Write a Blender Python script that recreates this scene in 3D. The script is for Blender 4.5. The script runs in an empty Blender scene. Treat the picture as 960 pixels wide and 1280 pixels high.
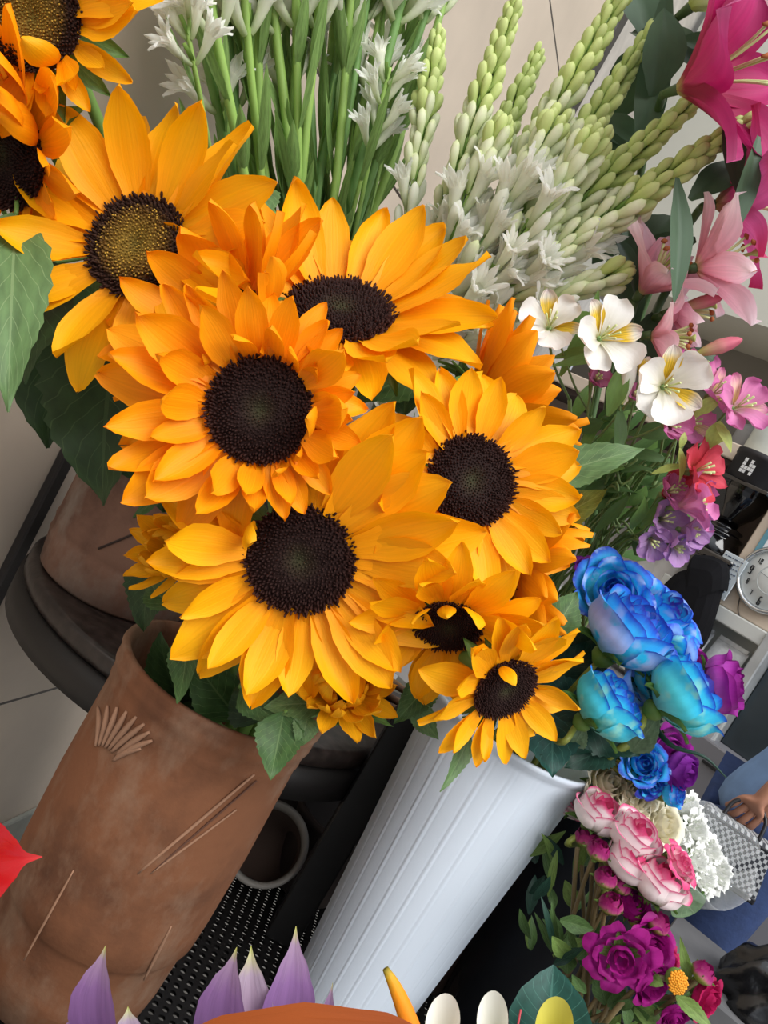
import bpy, math, random
from mathutils import Vector as V, Matrix as M4, Quaternion
rnd = random.Random(7)
PI = math.pi
SC = bpy.context.scene
COL = SC.collection

# ------------------------------------------------------------------ camera
FPX = 1050.0
PITCH = math.radians(7.0)
ROLL = math.radians(29.5)
CAM = V((0, 0, 1.3))
FW = V((0, math.cos(PITCH), -math.sin(PITCH)))
_R0 = V((1, 0, 0)); _U0 = V((0, math.sin(PITCH), math.cos(PITCH)))
RX = _R0 * math.cos(ROLL) + _U0 * math.sin(ROLL)
UY = -_R0 * math.sin(ROLL) + _U0 * math.cos(ROLL)
camd = bpy.data.cameras.new('camera'); cam = bpy.data.objects.new('camera', camd); COL.objects.link(cam)
cam.matrix_world = M4(((RX.x, UY.x, -FW.x, CAM.x), (RX.y, UY.y, -FW.y, CAM.y), (RX.z, UY.z, -FW.z, CAM.z), (0, 0, 0, 1)))
camd.sensor_fit = 'VERTICAL'; camd.sensor_height = 36.0; camd.lens = 36.0 * FPX / 1280.0
camd.clip_start = 0.02; camd.clip_end = 60
SC.camera = cam

def ray(x, y): return FW + RX * ((x - 480) / FPX) + UY * ((640 - y) / FPX)
def P(x, y, d): return CAM + ray(x, y) * d
def onZ(x, y, z):
    r = ray(x, y); return CAM + r * ((z - CAM.z) / r.z)
def cdir(n): return (RX * n[0] + UY * n[1] - FW * n[2]).normalized()
def px(r, d): return r * d / FPX

# ------------------------------------------------------------------ materials
MATS = {}
def _new(name):
    m = bpy.data.materials.new(name); m.use_nodes = True
    nt = m.node_tree; nt.nodes.clear()
    out = nt.nodes.new('ShaderNodeOutputMaterial')
    return m, nt, out
def N(nt, typ, **kw):
    n = nt.nodes.new(typ)
    for k, v in kw.items():
        if k.startswith('i_'): n.inputs[k[2:].replace('_', ' ')].default_value = v
        else: setattr(n, k, v)
    return n
def srgb(r, g, b):
    f = lambda c: (c / 255) / 12.92 if c / 255 <= .04045 else ((c / 255 + .055) / 1.055) ** 2.4
    return (f(r), f(g), f(b), 1)
def ramp(nt, stops, interp='LINEAR'):
    r = nt.nodes.new('ShaderNodeValToRGB'); r.color_ramp.interpolation = interp
    els = r.color_ramp.elements
    while len(els) < len(stops): els.new(0.5)
    for e, (p, c) in zip(els, stops): e.position = p; e.color = c
    return r

def simple(name, col, rough=.6, noise=.15, nscale=12, metal=0, spec=.5, bump=0, bscale=60, coat=0):
    if name in MATS: return MATS[name]
    m, nt, out = _new(name)
    b = N(nt, 'ShaderNodeBsdfPrincipled', i_Roughness=rough, i_Metallic=metal)
    b.inputs['Specular IOR Level'].default_value = spec
    b.inputs['Coat Weight'].default_value = coat
    nt.links.new(b.outputs[0], out.inputs[0])
    tc = N(nt, 'ShaderNodeTexCoord')
    nz = N(nt, 'ShaderNodeTexNoise', i_Scale=nscale, i_Detail=5.0)
    nt.links.new(tc.outputs['Object'], nz.inputs['Vector'])
    d = tuple(c * (1 - noise) for c in col[:3]) + (1,); l = tuple(min(1, c * (1 + noise)) for c in col[:3]) + (1,)
    r = ramp(nt, [(.3, d), (.7, l)])
    nt.links.new(nz.outputs['Fac'], r.inputs[0]); nt.links.new(r.outputs[0], b.inputs['Base Color'])
    if bump:
        n2 = N(nt, 'ShaderNodeTexNoise', i_Scale=bscale, i_Detail=4.0)
        nt.links.new(tc.outputs['Object'], n2.inputs['Vector'])
        bp = N(nt, 'ShaderNodeBump', i_Strength=bump, i_Distance=.004)
        nt.links.new(n2.outputs['Fac'], bp.inputs['Height']); nt.links.new(bp.outputs[0], b.inputs['Normal'])
    MATS[name] = m
    return m

def petal_mat(name, stops, rough=.55, streak=.10, sx=22, trans=.28, vary=.12, blotch=None, spec=.25):
    """stops: colours along the petal (uv y); streak: fine lengthwise lines; blotch: (colour, threshold, scale)"""
    if name in MATS: return MATS[name]
    m, nt, out = _new(name); L = nt.links.new
    uv = N(nt, 'ShaderNodeUVMap')
    sep = N(nt, 'ShaderNodeSeparateXYZ'); L(uv.outputs[0], sep.inputs[0])
    oi = N(nt, 'ShaderNodeObjectInfo')
    tc = N(nt, 'ShaderNodeTexCoord')
    nz = N(nt, 'ShaderNodeTexNoise', i_Scale=5.0, i_Detail=3.0); L(uv.outputs[0], nz.inputs['Vector'])
    ma = N(nt, 'ShaderNodeMath', operation='MULTIPLY_ADD'); L(nz.outputs['Fac'], ma.inputs[0]); ma.inputs[1].default_value = .12; L(sep.outputs['Y'], ma.inputs[2])
    ms = N(nt, 'ShaderNodeMath', operation='SUBTRACT'); L(ma.outputs[0], ms.inputs[0]); ms.inputs[1].default_value = .06
    r = ramp(nt, stops); L(ms.outputs[0], r.inputs[0])
    mp = N(nt, 'ShaderNodeMapping'); mp.inputs['Scale'].default_value = (sx, 1.2, 1); L(uv.outputs[0], mp.inputs[0])
    n2 = N(nt, 'ShaderNodeTexNoise', i_Scale=1.0, i_Detail=3.0); L(mp.outputs[0], n2.inputs['Vector'])
    mr = N(nt, 'ShaderNodeMapRange'); L(n2.outputs['Fac'], mr.inputs[0])
    mr.inputs[1].default_value = .3; mr.inputs[2].default_value = .7; mr.inputs[3].default_value = 1 - streak; mr.inputs[4].default_value = 1 + streak * .4
    mv = N(nt, 'ShaderNodeMapRange'); L(oi.outputs['Random'], mv.inputs[0]); mv.inputs[3].default_value = 1 - vary; mv.inputs[4].default_value = 1 + vary * .5
    mm = N(nt, 'ShaderNodeMath', operation='MULTIPLY'); L(mr.outputs[0], mm.inputs[0]); L(mv.outputs[0], mm.inputs[1])
    hs = N(nt, 'ShaderNodeHueSaturation'); L(r.outputs[0], hs.inputs['Color']); L(mm.outputs[0], hs.inputs['Value'])
    csock = hs.outputs[0]
    if blotch:
        n3 = N(nt, 'ShaderNodeTexNoise', i_Scale=blotch[2], i_Detail=2.0); L(tc.outputs['Object'], n3.inputs['Vector'])
        r3 = ramp(nt, [(blotch[1] - .06, (0, 0, 0, 1)), (blotch[1] + .10, (1, 1, 1, 1))]); L(n3.outputs['Fac'], r3.inputs[0])
        mx = N(nt, 'ShaderNodeMix', data_type='RGBA'); L(r3.outputs[0], mx.inputs[0]); L(csock, mx.inputs[6]); mx.inputs[7].default_value = blotch[0]
        csock = mx.outputs[2]
    b = N(nt, 'ShaderNodeBsdfPrincipled', i_Roughness=rough); b.inputs['Specular IOR Level'].default_value = spec
    L(csock, b.inputs['Base Color'])
    bp = N(nt, 'ShaderNodeBump', i_Strength=.25, i_Distance=.002); L(n2.outputs['Fac'], bp.inputs['Height']); L(bp.outputs[0], b.inputs['Normal'])
    tr = N(nt, 'ShaderNodeBsdfTranslucent'); L(csock, tr.inputs[0])
    mx2 = N(nt, 'ShaderNodeMixShader'); mx2.inputs[0].default_value = trans
    L(b.outputs[0], mx2.inputs[1]); L(tr.outputs[0], mx2.inputs[2]); L(mx2.outputs[0], out.inputs[0])
    MATS[name] = m
    return m

def leaf_mat(name, col, vein, rough=.5, trans=.2, nv=9):
    if name in MATS: return MATS[name]
    m, nt, out = _new(name); L = nt.links.new
    uv = N(nt, 'ShaderNodeUVMap'); sep = N(nt, 'ShaderNodeSeparateXYZ'); L(uv.outputs[0], sep.inputs[0])
    ab = N(nt, 'ShaderNodeMath', operation='SUBTRACT'); L(sep.outputs['X'], ab.inputs[0]); ab.inputs[1].default_value = .5
    a2 = N(nt, 'ShaderNodeMath', operation='ABSOLUTE'); L(ab.outputs[0], a2.inputs[0])
    # side veins: fract(nv*(y - 0.55*|x|))
    m1 = N(nt, 'ShaderNodeMath', operation='MULTIPLY_ADD'); L(a2.outputs[0], m1.inputs[0]); m1.inputs[1].default_value = -.6; L(sep.outputs['Y'], m1.inputs[2])
    m2 = N(nt, 'ShaderNodeMath', operation='MULTIPLY'); L(m1.outputs[0], m2.inputs[0]); m2.inputs[1].default_value = nv
    m3 = N(nt, 'ShaderNodeMath', operation='PINGPONG'); L(m2.outputs[0], m3.inputs[0]); m3.inputs[1].default_value = .5
    v1 = N(nt, 'ShaderNodeMath', operation='LESS_THAN'); L(m3.outputs[0], v1.inputs[0]); v1.inputs[1].default_value = .035
    v2 = N(nt, 'ShaderNodeMath', operation='LESS_THAN'); L(a2.outputs[0], v2.inputs[0]); v2.inputs[1].default_value = .018
    vv = N(nt, 'ShaderNodeMath', operation='MAXIMUM'); L(v1.outputs[0], vv.inputs[0]); L(v2.outputs[0], vv.inputs[1])
    vs = N(nt, 'ShaderNodeMath', operation='MULTIPLY'); L(vv.outputs[0], vs.inputs[0]); vs.inputs[1].default_value = .55
    nz = N(nt, 'ShaderNodeTexNoise', i_Scale=6.0, i_Detail=5.0); L(uv.outputs[0], nz.inputs['Vector'])
    d = tuple(c * .7 for c in col[:3]) + (1,); l = tuple(c * 1.25 for c in col[:3]) + (1,)
    r = ramp(nt, [(.3, d), (.7, l)]); L(nz.outputs['Fac'], r.inputs[0])
    mx = N(nt, 'ShaderNodeMix', data_type='RGBA'); L(vs.outputs[0], mx.inputs[0]); L(r.outputs[0], mx.inputs[6]); mx.inputs[7].default_value = vein
    b = N(nt, 'ShaderNodeBsdfPrincipled', i_Roughness=rough); b.inputs['Specular IOR Level'].default_value = .35
    L(mx.outputs[2], b.inputs['Base Color'])
    bp = N(nt, 'ShaderNodeBump', i_Strength=.3, i_Distance=.003); bp.invert = True; L(vv.outputs[0], bp.inputs['Height']); L(bp.outputs[0], b.inputs['Normal'])
    tr = N(nt, 'ShaderNodeBsdfTranslucent'); L(mx.outputs[2], tr.inputs[0])
    ms = N(nt, 'ShaderNodeMixShader'); ms.inputs[0].default_value = trans
    L(b.outputs[0], ms.inputs[1]); L(tr.outputs[0], ms.inputs[2]); L(ms.outputs[0], out.inputs[0])
    MATS[name] = m
    return m

def glassy(name, col=(1, 1, 1, 1), alpha=.25, rough=.12):
    if name in MATS: return MATS[name]
    m, nt, out = _new(name); L = nt.links.new
    b = N(nt, 'ShaderNodeBsdfPrincipled', i_Roughness=rough); b.inputs['Base Color'].default_value = col
    tr = N(nt, 'ShaderNodeBsdfTransparent'); ms = N(nt, 'ShaderNodeMixShader'); ms.inputs[0].default_value = alpha
    L(tr.outputs[0], ms.inputs[1]); L(b.outputs[0], ms.inputs[2]); L(ms.outputs[0], out.inputs[0])
    MATS[name] = m
    return m

def perforated(name, col, pitch=.012, hole=.30, rough=.5, plane='XY'):
    if name in MATS: return MATS[name]
    m, nt, out = _new(name); L = nt.links.new
    tc = N(nt, 'ShaderNodeTexCoord'); sep = N(nt, 'ShaderNodeSeparateXYZ'); L(tc.outputs['Object'], sep.inputs[0])
    a, bb = plane
    def cell(s, off=None):
        q = N(nt, 'ShaderNodeMath', operation='DIVIDE'); L(s, q.inputs[0]); q.inputs[1].default_value = pitch
        f = N(nt, 'ShaderNodeMath', operation='FRACT'); L(q.outputs[0], f.inputs[0])
        c = N(nt, 'ShaderNodeMath', operation='SUBTRACT'); L(f.outputs[0], c.inputs[0]); c.inputs[1].default_value = .5
        p = N(nt, 'ShaderNodeMath', operation='MULTIPLY'); L(c.outputs[0], p.inputs[0]); L(c.outputs[0], p.inputs[1])
        return p.outputs[0]
    s = N(nt, 'ShaderNodeMath', operation='ADD'); L(cell(sep.outputs[a]), s.inputs[0]); L(cell(sep.outputs[bb]), s.inputs[1])
    lt = N(nt, 'ShaderNodeMath', operation='LESS_THAN'); L(s.outputs[0], lt.inputs[0]); lt.inputs[1].default_value = hole * hole
    b = N(nt, 'ShaderNodeBsdfPrincipled', i_Roughness=rough); b.inputs['Base Color'].default_value = col
    tr = N(nt, 'ShaderNodeBsdfTransparent'); ms = N(nt, 'ShaderNodeMixShader'); L(lt.outputs[0], ms.inputs[0])
    L(b.outputs[0], ms.inputs[1]); L(tr.outputs[0], ms.inputs[2]); L(ms.outputs[0], out.inputs[0])
    MATS[name] = m
    return m

# ------------------------------------------------------------------ objects
WM = {}     # world matrix of every object made here
def mesh(name, verts, faces, mat, uvs=None, smooth=True):
    me = bpy.data.meshes.new(name); me.from_pydata([tuple(v) for v in verts], [], faces); me.update()
    mats = mat if isinstance(mat, (list, tuple)) else [mat]
    for m in mats: me.materials.append(m)
    if uvs:
        ul = me.uv_layers.new(name='UVMap')
        for lp in me.loops: ul.data[lp.index].uv = uvs[lp.vertex_index]
    if smooth: me.polygons.foreach_set('use_smooth', [True] * len(me.polygons))
    return me
def props(o, label=None, cat=None, group=None, kind=None):
    if label: o['label'] = label
    if cat: o['category'] = cat
    if group: o['group'] = group
    if kind: o['kind'] = kind
    return o
def thing(name, loc, label, cat, group=None):
    o = bpy.data.objects.new(name, None); o.empty_display_size = .02; COL.objects.link(o)
    o.location = loc; WM[o.name] = M4.Translation(loc)
    return props(o, label, cat, group)
def put(name, me, parent=None, mw=None, label=None):
    """link a (possibly shared) mesh; mw = world matrix"""
    o = bpy.data.objects.new(name, me); COL.objects.link(o)
    mw = mw or M4.Identity(4)
    WM[o.name] = mw
    if parent is not None:
        o.parent = parent; o.matrix_basis = WM[parent.name].inverted() @ mw
    else: o.matrix_basis = mw
    if label: o['label'] = label
    return o
def putw(name, verts, faces, mat, parent=None, uvs=None, smooth=True, label=None, origin=None):
    """mesh given in world coordinates"""
    if origin is None:
        origin = WM[parent.name].translation if parent is not None else V(verts[0])
    vs = [V(v) - origin for v in verts]
    return put(name, mesh(name, vs, faces, mat, uvs, smooth), parent, M4.Translation(origin), label)

# ------------------------------------------------------------------ shapes (return verts, faces[, uvs])
class MB:
    def __init__(s): s.v = []; s.f = []; s.mi = []
    def add(s, v, f, mi=0):
        o = len(s.v); s.v += [V(q) for q in v]; s.f += [tuple(i + o for i in q) for q in f]; s.mi += [mi] * len(f); return s
    def box(s, lo, hi, mi=0, bev=0, M=None):
        (x0, y0, z0), (x1, y1, z1) = lo, hi
        if bev <= 0:
            v = [V((x, y, z)) for z in (z0, z1) for (x, y) in ((x0, y0), (x1, y0), (x1, y1), (x0, y1))]
            f = [(3, 2, 1, 0), (4, 5, 6, 7), (0, 1, 5, 4), (1, 2, 6, 5), (2, 3, 7, 6), (3, 0, 4, 7)]
        else:
            v = []; f = []
            b = min(bev, (x1 - x0) * .45, (y1 - y0) * .45, (z1 - z0) * .45)
            def ring(z, i): return [V((x0 + i, y0, z)), V((x1 - i, y0, z)), V((x1, y0 + i, z)), V((x1, y1 - i, z)), V((x1 - i, y1, z)), V((x0 + i, y1, z)), V((x0, y1 - i, z)), V((x0, y0 + i, z))]
            def rin(z, i): return [V((x0 + i, y0 + i * .5, z)), V((x1 - i, y0 + i * .5, z)), V((x1 - i * .5, y0 + i, z)), V((x1 - i * .5, y1 - i, z)), V((x1 - i, y1 - i * .5, z)), V((x0 + i, y1 - i * .5, z)), V((x0 + i * .5, y1 - i, z)), V((x0 + i * .5, y0 + i, z))]
            rs = [rin(z0, b), ring(z0 + b, b), ring(z1 - b, b), rin(z1, b)]
            for r in rs: v += r
            for k in range(3):
                for i in range(8): f.append((k * 8 + i, k * 8 + (i + 1) % 8, k * 8 + 8 + (i + 1) % 8, k * 8 + 8 + i))
            f.append(tuple(range(7, -1, -1))); f.append(tuple(range(24, 32)))
        if M: v = [M @ q for q in v]
        return s.add(v, f, mi)
    def tube(s, pts, rad, n=8, mi=0, caps=True):
        v, f = tube(pts, rad, n, caps); return s.add(v, f, mi)
    def lathe(s, prof, n=32, c=(0, 0, 0), mi=0, M=None, flute=None):
        v, f = lathe(prof, n, flute); c = V(c)
        v = [q + c for q in v]
        if M: v = [M @ q for q in v]
        return s.add(v, f, mi)
    def ball(s, c, r, n=10, mi=0, M=None):
        prof = [(math.sin(PI * i / n), -math.cos(PI * i / n)) for i in range(n + 1)]
        if not hasattr(r, '__len__'): r = (r, r, r)
        v, f = lathe(prof, n * 2)
        v = [V((q.x * r[0], q.y * r[1], q.z * r[2])) + V(c) for q in v]
        if M: v = [M @ q for q in v]
        return s.add(v, f, mi)
    def build(s, name, mat, parent=None, smooth=True, label=None, origin=None, mw=None):
        if origin is None: origin = WM[parent.name].translation if parent is not None else s.v[0].copy()
        vs = [q - origin for q in s.v]
        me = mesh(name, vs, s.f, mat, None, smooth)
        if any(s.mi):
            me.polygons.foreach_set('material_index', s.mi)
        if smooth == 'auto':
            me.polygons.foreach_set('use_smooth', [False] * len(me.polygons))
        return put(name, me, parent, M4.Translation(origin), label)

def frames(pts):
    T = []
    for i in range(len(pts)):
        a = pts[max(0, i - 1)]; b = pts[min(len(pts) - 1, i + 1)]
        t = (b - a); T.append(t.normalized() if t.length > 1e-9 else V((0, 0, 1)))
    x = T[0].orthogonal().normalized(); out = []
    for t in T:
        x = (x - t * x.dot(t)); x = x.normalized() if x.length > 1e-6 else t.orthogonal().normalized()
        out.append((x, t.cross(x), t))
    return out
def tube(pts, rad, n=8, caps=True):
    pts = [V(p) for p in pts]; fr = frames(pts); v = []; f = []
    if not hasattr(rad, '__len__'): rad = [rad] * len(pts)
    for p, (x, y, t), r in zip(pts, fr, rad):
        for k in range(n):
            a = 2 * PI * k / n; v.append(p + x * (r * math.cos(a)) + y * (r * math.sin(a)))
    for i in range(len(pts) - 1):
        for k in range(n): f.append((i * n + k, i * n + (k + 1) % n, (i + 1) * n + (k + 1) % n, (i + 1) * n + k))
    if caps:
        f.append(tuple(range(n - 1, -1, -1))); f.append(tuple((len(pts) - 1) * n + k for k in range(n)))
    return v, f
def lathe(prof, n=32, flute=None):
    """prof: (r, z) list; r<=1e-6 collapses to a pole"""
    v = []; f = []; idx = []
    for (r, z) in prof:
        if r < 1e-6: idx.append([len(v)] * n); v.append(V((0, 0, z)))
        else:
            idx.append(list(range(len(v), len(v) + n)))
            for k in range(n):
                a = 2 * PI * k / n; rr = r * (flute(k, n, z) if flute else 1)
                v.append(V((rr * math.cos(a), rr * math.sin(a), z)))
    for i in range(len(prof) - 1):
        for k in range(n):
            q = [idx[i][k], idx[i][(k + 1) % n], idx[i + 1][(k + 1) % n], idx[i + 1][k]]
            u = []
            for t in q:
                if t not in u: u.append(t)
            if len(u) > 2: f.append(tuple(u))
    return v, f
def smooth_path(pts, n=12):
    pts = [V(p) for p in pts]; q = [pts[0] * 2 - pts[1]] + pts + [pts[-1] * 2 - pts[-2]]; out = []
    for i in range(1, len(q) - 2):
        a, b, c, d = q[i - 1], q[i], q[i + 1], q[i + 2]
        for k in range(n):
            t = k / n
            out.append(.5 * ((2 * b) + (c - a) * t + (2 * a - 5 * b + 4 * c - d) * t * t + (3 * b - a - 3 * c + d) * t ** 3))
    out.append(pts[-1]); return out
def interp(tab, t):
    for (a, va), (b, vb) in zip(tab, tab[1:]):
        if t <= b:
            k = (t - a) / (b - a); k = k * k * (3 - 2 * k) * .4 + k * .6
            return va + (vb - va) * k
    return tab[-1][1]
SUNP = [(0, .42), (.15, .66), (.35, .94), (.5, 1), (.66, .93), (.8, .70), (.91, .40), (1, .03)]
LILP = [(0, .22), (.2, .6), (.45, 1), (.65, .95), (.85, .55), (1, .03)]
ALSP = [(0, .14), (.3, .5), (.6, .95), (.78, 1), (.92, .62), (1, .10)]
SPAT = [(0, .14), (.3, .40), (.6, .85), (.8, 1), (.93, .75), (1, .25)]
LANC = [(0, .18), (.15, .55), (.35, .95), (.5, 1), (.7, .8), (.88, .4), (1, .02)]
OVAT = [(0, .10), (.08, .55), (.25, .98), (.4, 1), (.6, .78), (.8, .42), (1, .02)]
STRP = [(0, .8), (.2, 1), (.6, .85), (.85, .45), (1, .03)]
def petal(W, phi=.4, cup=.15, twist=0, prof=SUNP, pw=1.3, ripple=0, ridge=.02, nu=7, nt=10, seed=0, side=0):
    """unit petal along +X, upper face +Z; phi: total bend angle (up), cup: edges lifted"""
    rg = random.Random(seed); ph = rg.random() * 6; v = []; uv = []; f = []
    x = z = y = 0.0; cl = []
    S = 40
    for i in range(S + 1):
        t = i / S; cl.append((x, y, z, phi * t ** pw))
        a = phi * (t + .5 / S) ** pw; x += math.cos(a) / S; z += math.sin(a) / S; y += side * t / S
    for i in range(nt + 1):
        t = i / nt; x, y, z, a = cl[int(round(t * S))]
        w = W * .5 * interp(prof, t); tw = twist * t
        for j in range(nu):
            s = j / (nu - 1) * 2 - 1
            lz = cup * W * (s * s) * min(1, .4 + t) + ridge * W * math.cos(s * PI * 2) * math.sin(PI * t)
            lz += ripple * W * t * (abs(s) ** 1.5) * math.sin(ph + 9 * t + 2 * s)
            ly = w * s
            yy = ly * math.cos(tw) - lz * math.sin(tw); zz = ly * math.sin(tw) + lz * math.cos(tw)
            v.append(V((x - math.sin(a) * zz, y + yy, z + math.cos(a) * zz))); uv.append((j / (nu - 1), t))
    for i in range(nt):
        for j in range(nu - 1): f.append((i * nu + j, (i + 1) * nu + j, (i + 1) * nu + j + 1, i * nu + j + 1)[::-1])
    return v, f, uv
def leaf_world(base, tip, width, nrm, bend=.15, prof=OVAT, fold=.25, serr=0.0, nt=22, nu=9, wave=.0, twist=0, seed=0):
    """leaf from base to tip in world space, nrm = the way its face looks; bend bulges along nrm"""
    base, tip, nrm = V(base), V(tip), V(nrm).normalized(); d = tip - base; Ln = d.length
    v = []; uv = []; f = []; rg = random.Random(seed); ph = rg.random() * 6
    for i in range(nt + 1):
        t = i / nt; c = base + d * t + nrm * (bend * Ln * math.sin(PI * t) )
        T = (d / Ln + nrm * (bend * PI * math.cos(PI * t))).normalized()
        n2 = (nrm - T * nrm.dot(T)).normalized(); n2 = Quaternion(T, twist * t) @ n2; S = T.cross(n2)
        w = width * .5 * interp(prof, t)
        if serr: w *= 1 + serr * (1 if i % 2 else -1) * (1 if .05 < t < .97 else 0)
        for j in range(nu):
            s = j / (nu - 1) * 2 - 1
            o = S * (w * s) + n2 * (fold * w * abs(s) + wave * width * abs(s) * math.sin(ph + 11 * t + (1.2 if s > 0 else 0)))
            v.append(c + o); uv.append((j / (nu - 1), t))
    for i in range(nt):
        for j in range(nu - 1): f.append((i * nu + j, i * nu + j + 1, (i + 1) * nu + j + 1, (i + 1) * nu + j))
    return v, f, uv
def frame_mat(c, z, x_hint=None, spin=0):
    z = V(z).normalized(); xh = V(x_hint) if x_hint is not None else RX
    x = xh - z * xh.dot(z)
    if x.length < 1e-3: x = UY - z * UY.dot(z)
    x.normalize(); y = z.cross(x)
    m = M4(((x.x, y.x, z.x, c.x), (x.y, y.y, z.y, c.y), (x.z, y.z, z.z, c.z), (0, 0, 0, 1)))
    return m @ M4.Rotation(spin, 4, 'Z')
def S3(a, b=None, c=None):
    m = M4.Identity(4); m[0][0] = a; m[1][1] = a if b is None else b; m[2][2] = a if c is None else c; return m
ORD = ['first', 'second', 'third', 'fourth', 'fifth', 'sixth', 'seventh', 'eighth', 'ninth', 'tenth', 'eleventh', 'twelfth', 'thirteenth', 'fourteenth', 'fifteenth', 'sixteenth', 'seventeenth', 'eighteenth', 'nineteenth', 'twentieth', 'twenty-first', 'twenty-second', 'twenty-third', 'twenty-fourth', 'twenty-fifth', 'twenty-sixth', 'twenty-seventh', 'twenty-eighth']
# ================================================================== THE SETTING
def tile_mat(name, col, grout, sx, sz, ox=0, oz=0, gw=.006, rough=.35, vertical=True, stain=.12):
    m, nt, out = _new(name); L = nt.links.new
    tc = N(nt, 'ShaderNodeTexCoord'); sep = N(nt, 'ShaderNodeSeparateXYZ'); L(tc.outputs['Object'], sep.inputs[0])
    def line(sock, size, off):
        a = N(nt, 'ShaderNodeMath', operation='ADD'); L(sock, a.inputs[0]); a.inputs[1].default_value = off
        p = N(nt, 'ShaderNodeMath', operation='PINGPONG'); L(a.outputs[0], p.inputs[0]); p.inputs[1].default_value = size / 2
        l = N(nt, 'ShaderNodeMath', operation='LESS_THAN'); L(p.outputs[0], l.inputs[0]); l.inputs[1].default_value = gw / 2
        return l.outputs[0]
    g = N(nt, 'ShaderNodeMath', operation='MAXIMUM'); L(line(sep.outputs['X'], sx, ox), g.inputs[0]); L(line(sep.outputs['Z' if vertical else 'Y'], sz, oz), g.inputs[1])
    nz = N(nt, 'ShaderNodeTexNoise', i_Scale=3.5, i_Detail=6.0); L(tc.outputs['Object'], nz.inputs['Vector'])
    r = ramp(nt, [(.3, tuple(c * (1 - stain) for c in col[:3]) + (1,)), (.7, tuple(c * (1 + stain) for c in col[:3]) + (1,))]); L(nz.outputs['Fac'], r.inputs[0])
    mx = N(nt, 'ShaderNodeMix', data_type='RGBA'); L(g.outputs[0], mx.inputs[0]); L(r.outputs[0], mx.inputs[6]); mx.inputs[7].default_value = grout
    b = N(nt, 'ShaderNodeBsdfPrincipled', i_Roughness=rough); L(mx.outputs[2], b.inputs['Base Color'])
    bp = N(nt, 'ShaderNodeBump', i_Strength=.5, i_Distance=.003); bp.invert = True; L(g.outputs[0], bp.inputs['Height']); L(bp.outputs[0], b.inputs['Normal'])
    L(b.outputs[0], out.inputs[0]); return m
RACKZ = .575
# --- left wall: recedes to the right, big beige tiles
WA = math.radians(14); WD = .78
wdir = V((math.sin(WA), math.cos(WA), 0)); wnrm = V((math.cos(WA), -math.sin(WA), 0))
wo = V((0, 0, 0)) - wnrm * WD
WLM = M4(((wdir.x, -wnrm.x, 0, wo.x), (wdir.y, -wnrm.y, 0, wo.y), (0, 0, 1, 0), (0, 0, 0, 1)))
mtile = tile_mat('beige_wall_tile', srgb(204, 188, 170), srgb(60, 50, 45), 5.2, .62, ox=1.6, oz=.16)
b = MB().box((-1.2, 0, 0), (2.62, .10, 3.6))
w = b.build('wall_left', mtile, smooth=False, origin=V((0, 0, 0))); w.matrix_basis = WLM; props(w, 'beige tiled wall behind the flower pots', 'wall', kind='structure')
b = MB().box((2.62, -.012, 0), (2.70, .12, 3.6), bev=.006)
w = b.build('trim_1', simple('dark_trim', srgb(45, 40, 38), .5), smooth=False, origin=V((0, 0, 0))); w.matrix_basis = WLM; props(w, 'dark vertical trim ending the tiled wall', 'trim', kind='structure')
b = MB().box((2.70, .0, 0), (5.2, .10, 3.6))
w = b.build('wall_rear', simple('grey_plaster', srgb(176, 170, 162), .7), smooth=False, origin=V((0, 0, 0))); w.matrix_basis = WLM; props(w, 'pale grey wall panel past the dark trim', 'wall', kind='structure')
b = MB().box((-1.2, -.012, 0), (2.62, 0, .10), bev=.004)
w = b.build('baseboard_left', simple('pale_skirting', srgb(150, 150, 140), .5), smooth=False, origin=V((0, 0, 0))); w.matrix_basis = WLM; props(w, 'pale skirting along the tiled wall', 'baseboard', kind='structure')
b = MB().box((-3, -3, -.1), (6, 6, 0))
w = b.build('floor', tile_mat('floor_tile', srgb(146, 144, 140), srgb(40, 40, 40), .6, .6, gw=.008, rough=.3, vertical=False, stain=.25), smooth=False, origin=V((0, 0, 0)))
props(w, 'dark grey shop floor', 'floor', kind='structure')

# ================================================================== STAND, SHELF, POTS
blackm = simple('black_metal', srgb(22, 20, 20), .45, spec=.4)
rack = thing('metal_plant_stand', (0.15, 1.0, 0), 'black perforated metal stand the pots and buckets stand on', 'stand')
b = MB().box((-.17, .55, RACKZ - .004), (.80, 1.62, RACKZ))
b.build('perforated_deck', perforated('perforated_black', srgb(14, 12, 12), .0135, .30), rack, smooth=False)
for (x0, y0) in ((-.17, .55), (.76, .55), (-.17, 1.58), (.76, 1.58)):
    MB().box((x0, y0, 0), (x0 + .04, y0 + .04, RACKZ), bev=.004).build('leg', blackm, rack, smooth=False)
b = MB(); b.box((-.17, .545, RACKZ - .05), (.80, .56, RACKZ + .006), bev=.003); b.box((-.17, 1.605, RACKZ - .05), (.80, 1.62, RACKZ + .006), bev=.003)
b.box((-.185, .55, RACKZ - .05), (-.17, 1.62, RACKZ + .006), bev=.003); b.box((.80, .55, RACKZ - .05), (.815, 1.62, RACKZ + .006), bev=.003)
b.build('rim_frame', blackm, rack, smooth=False)
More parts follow.
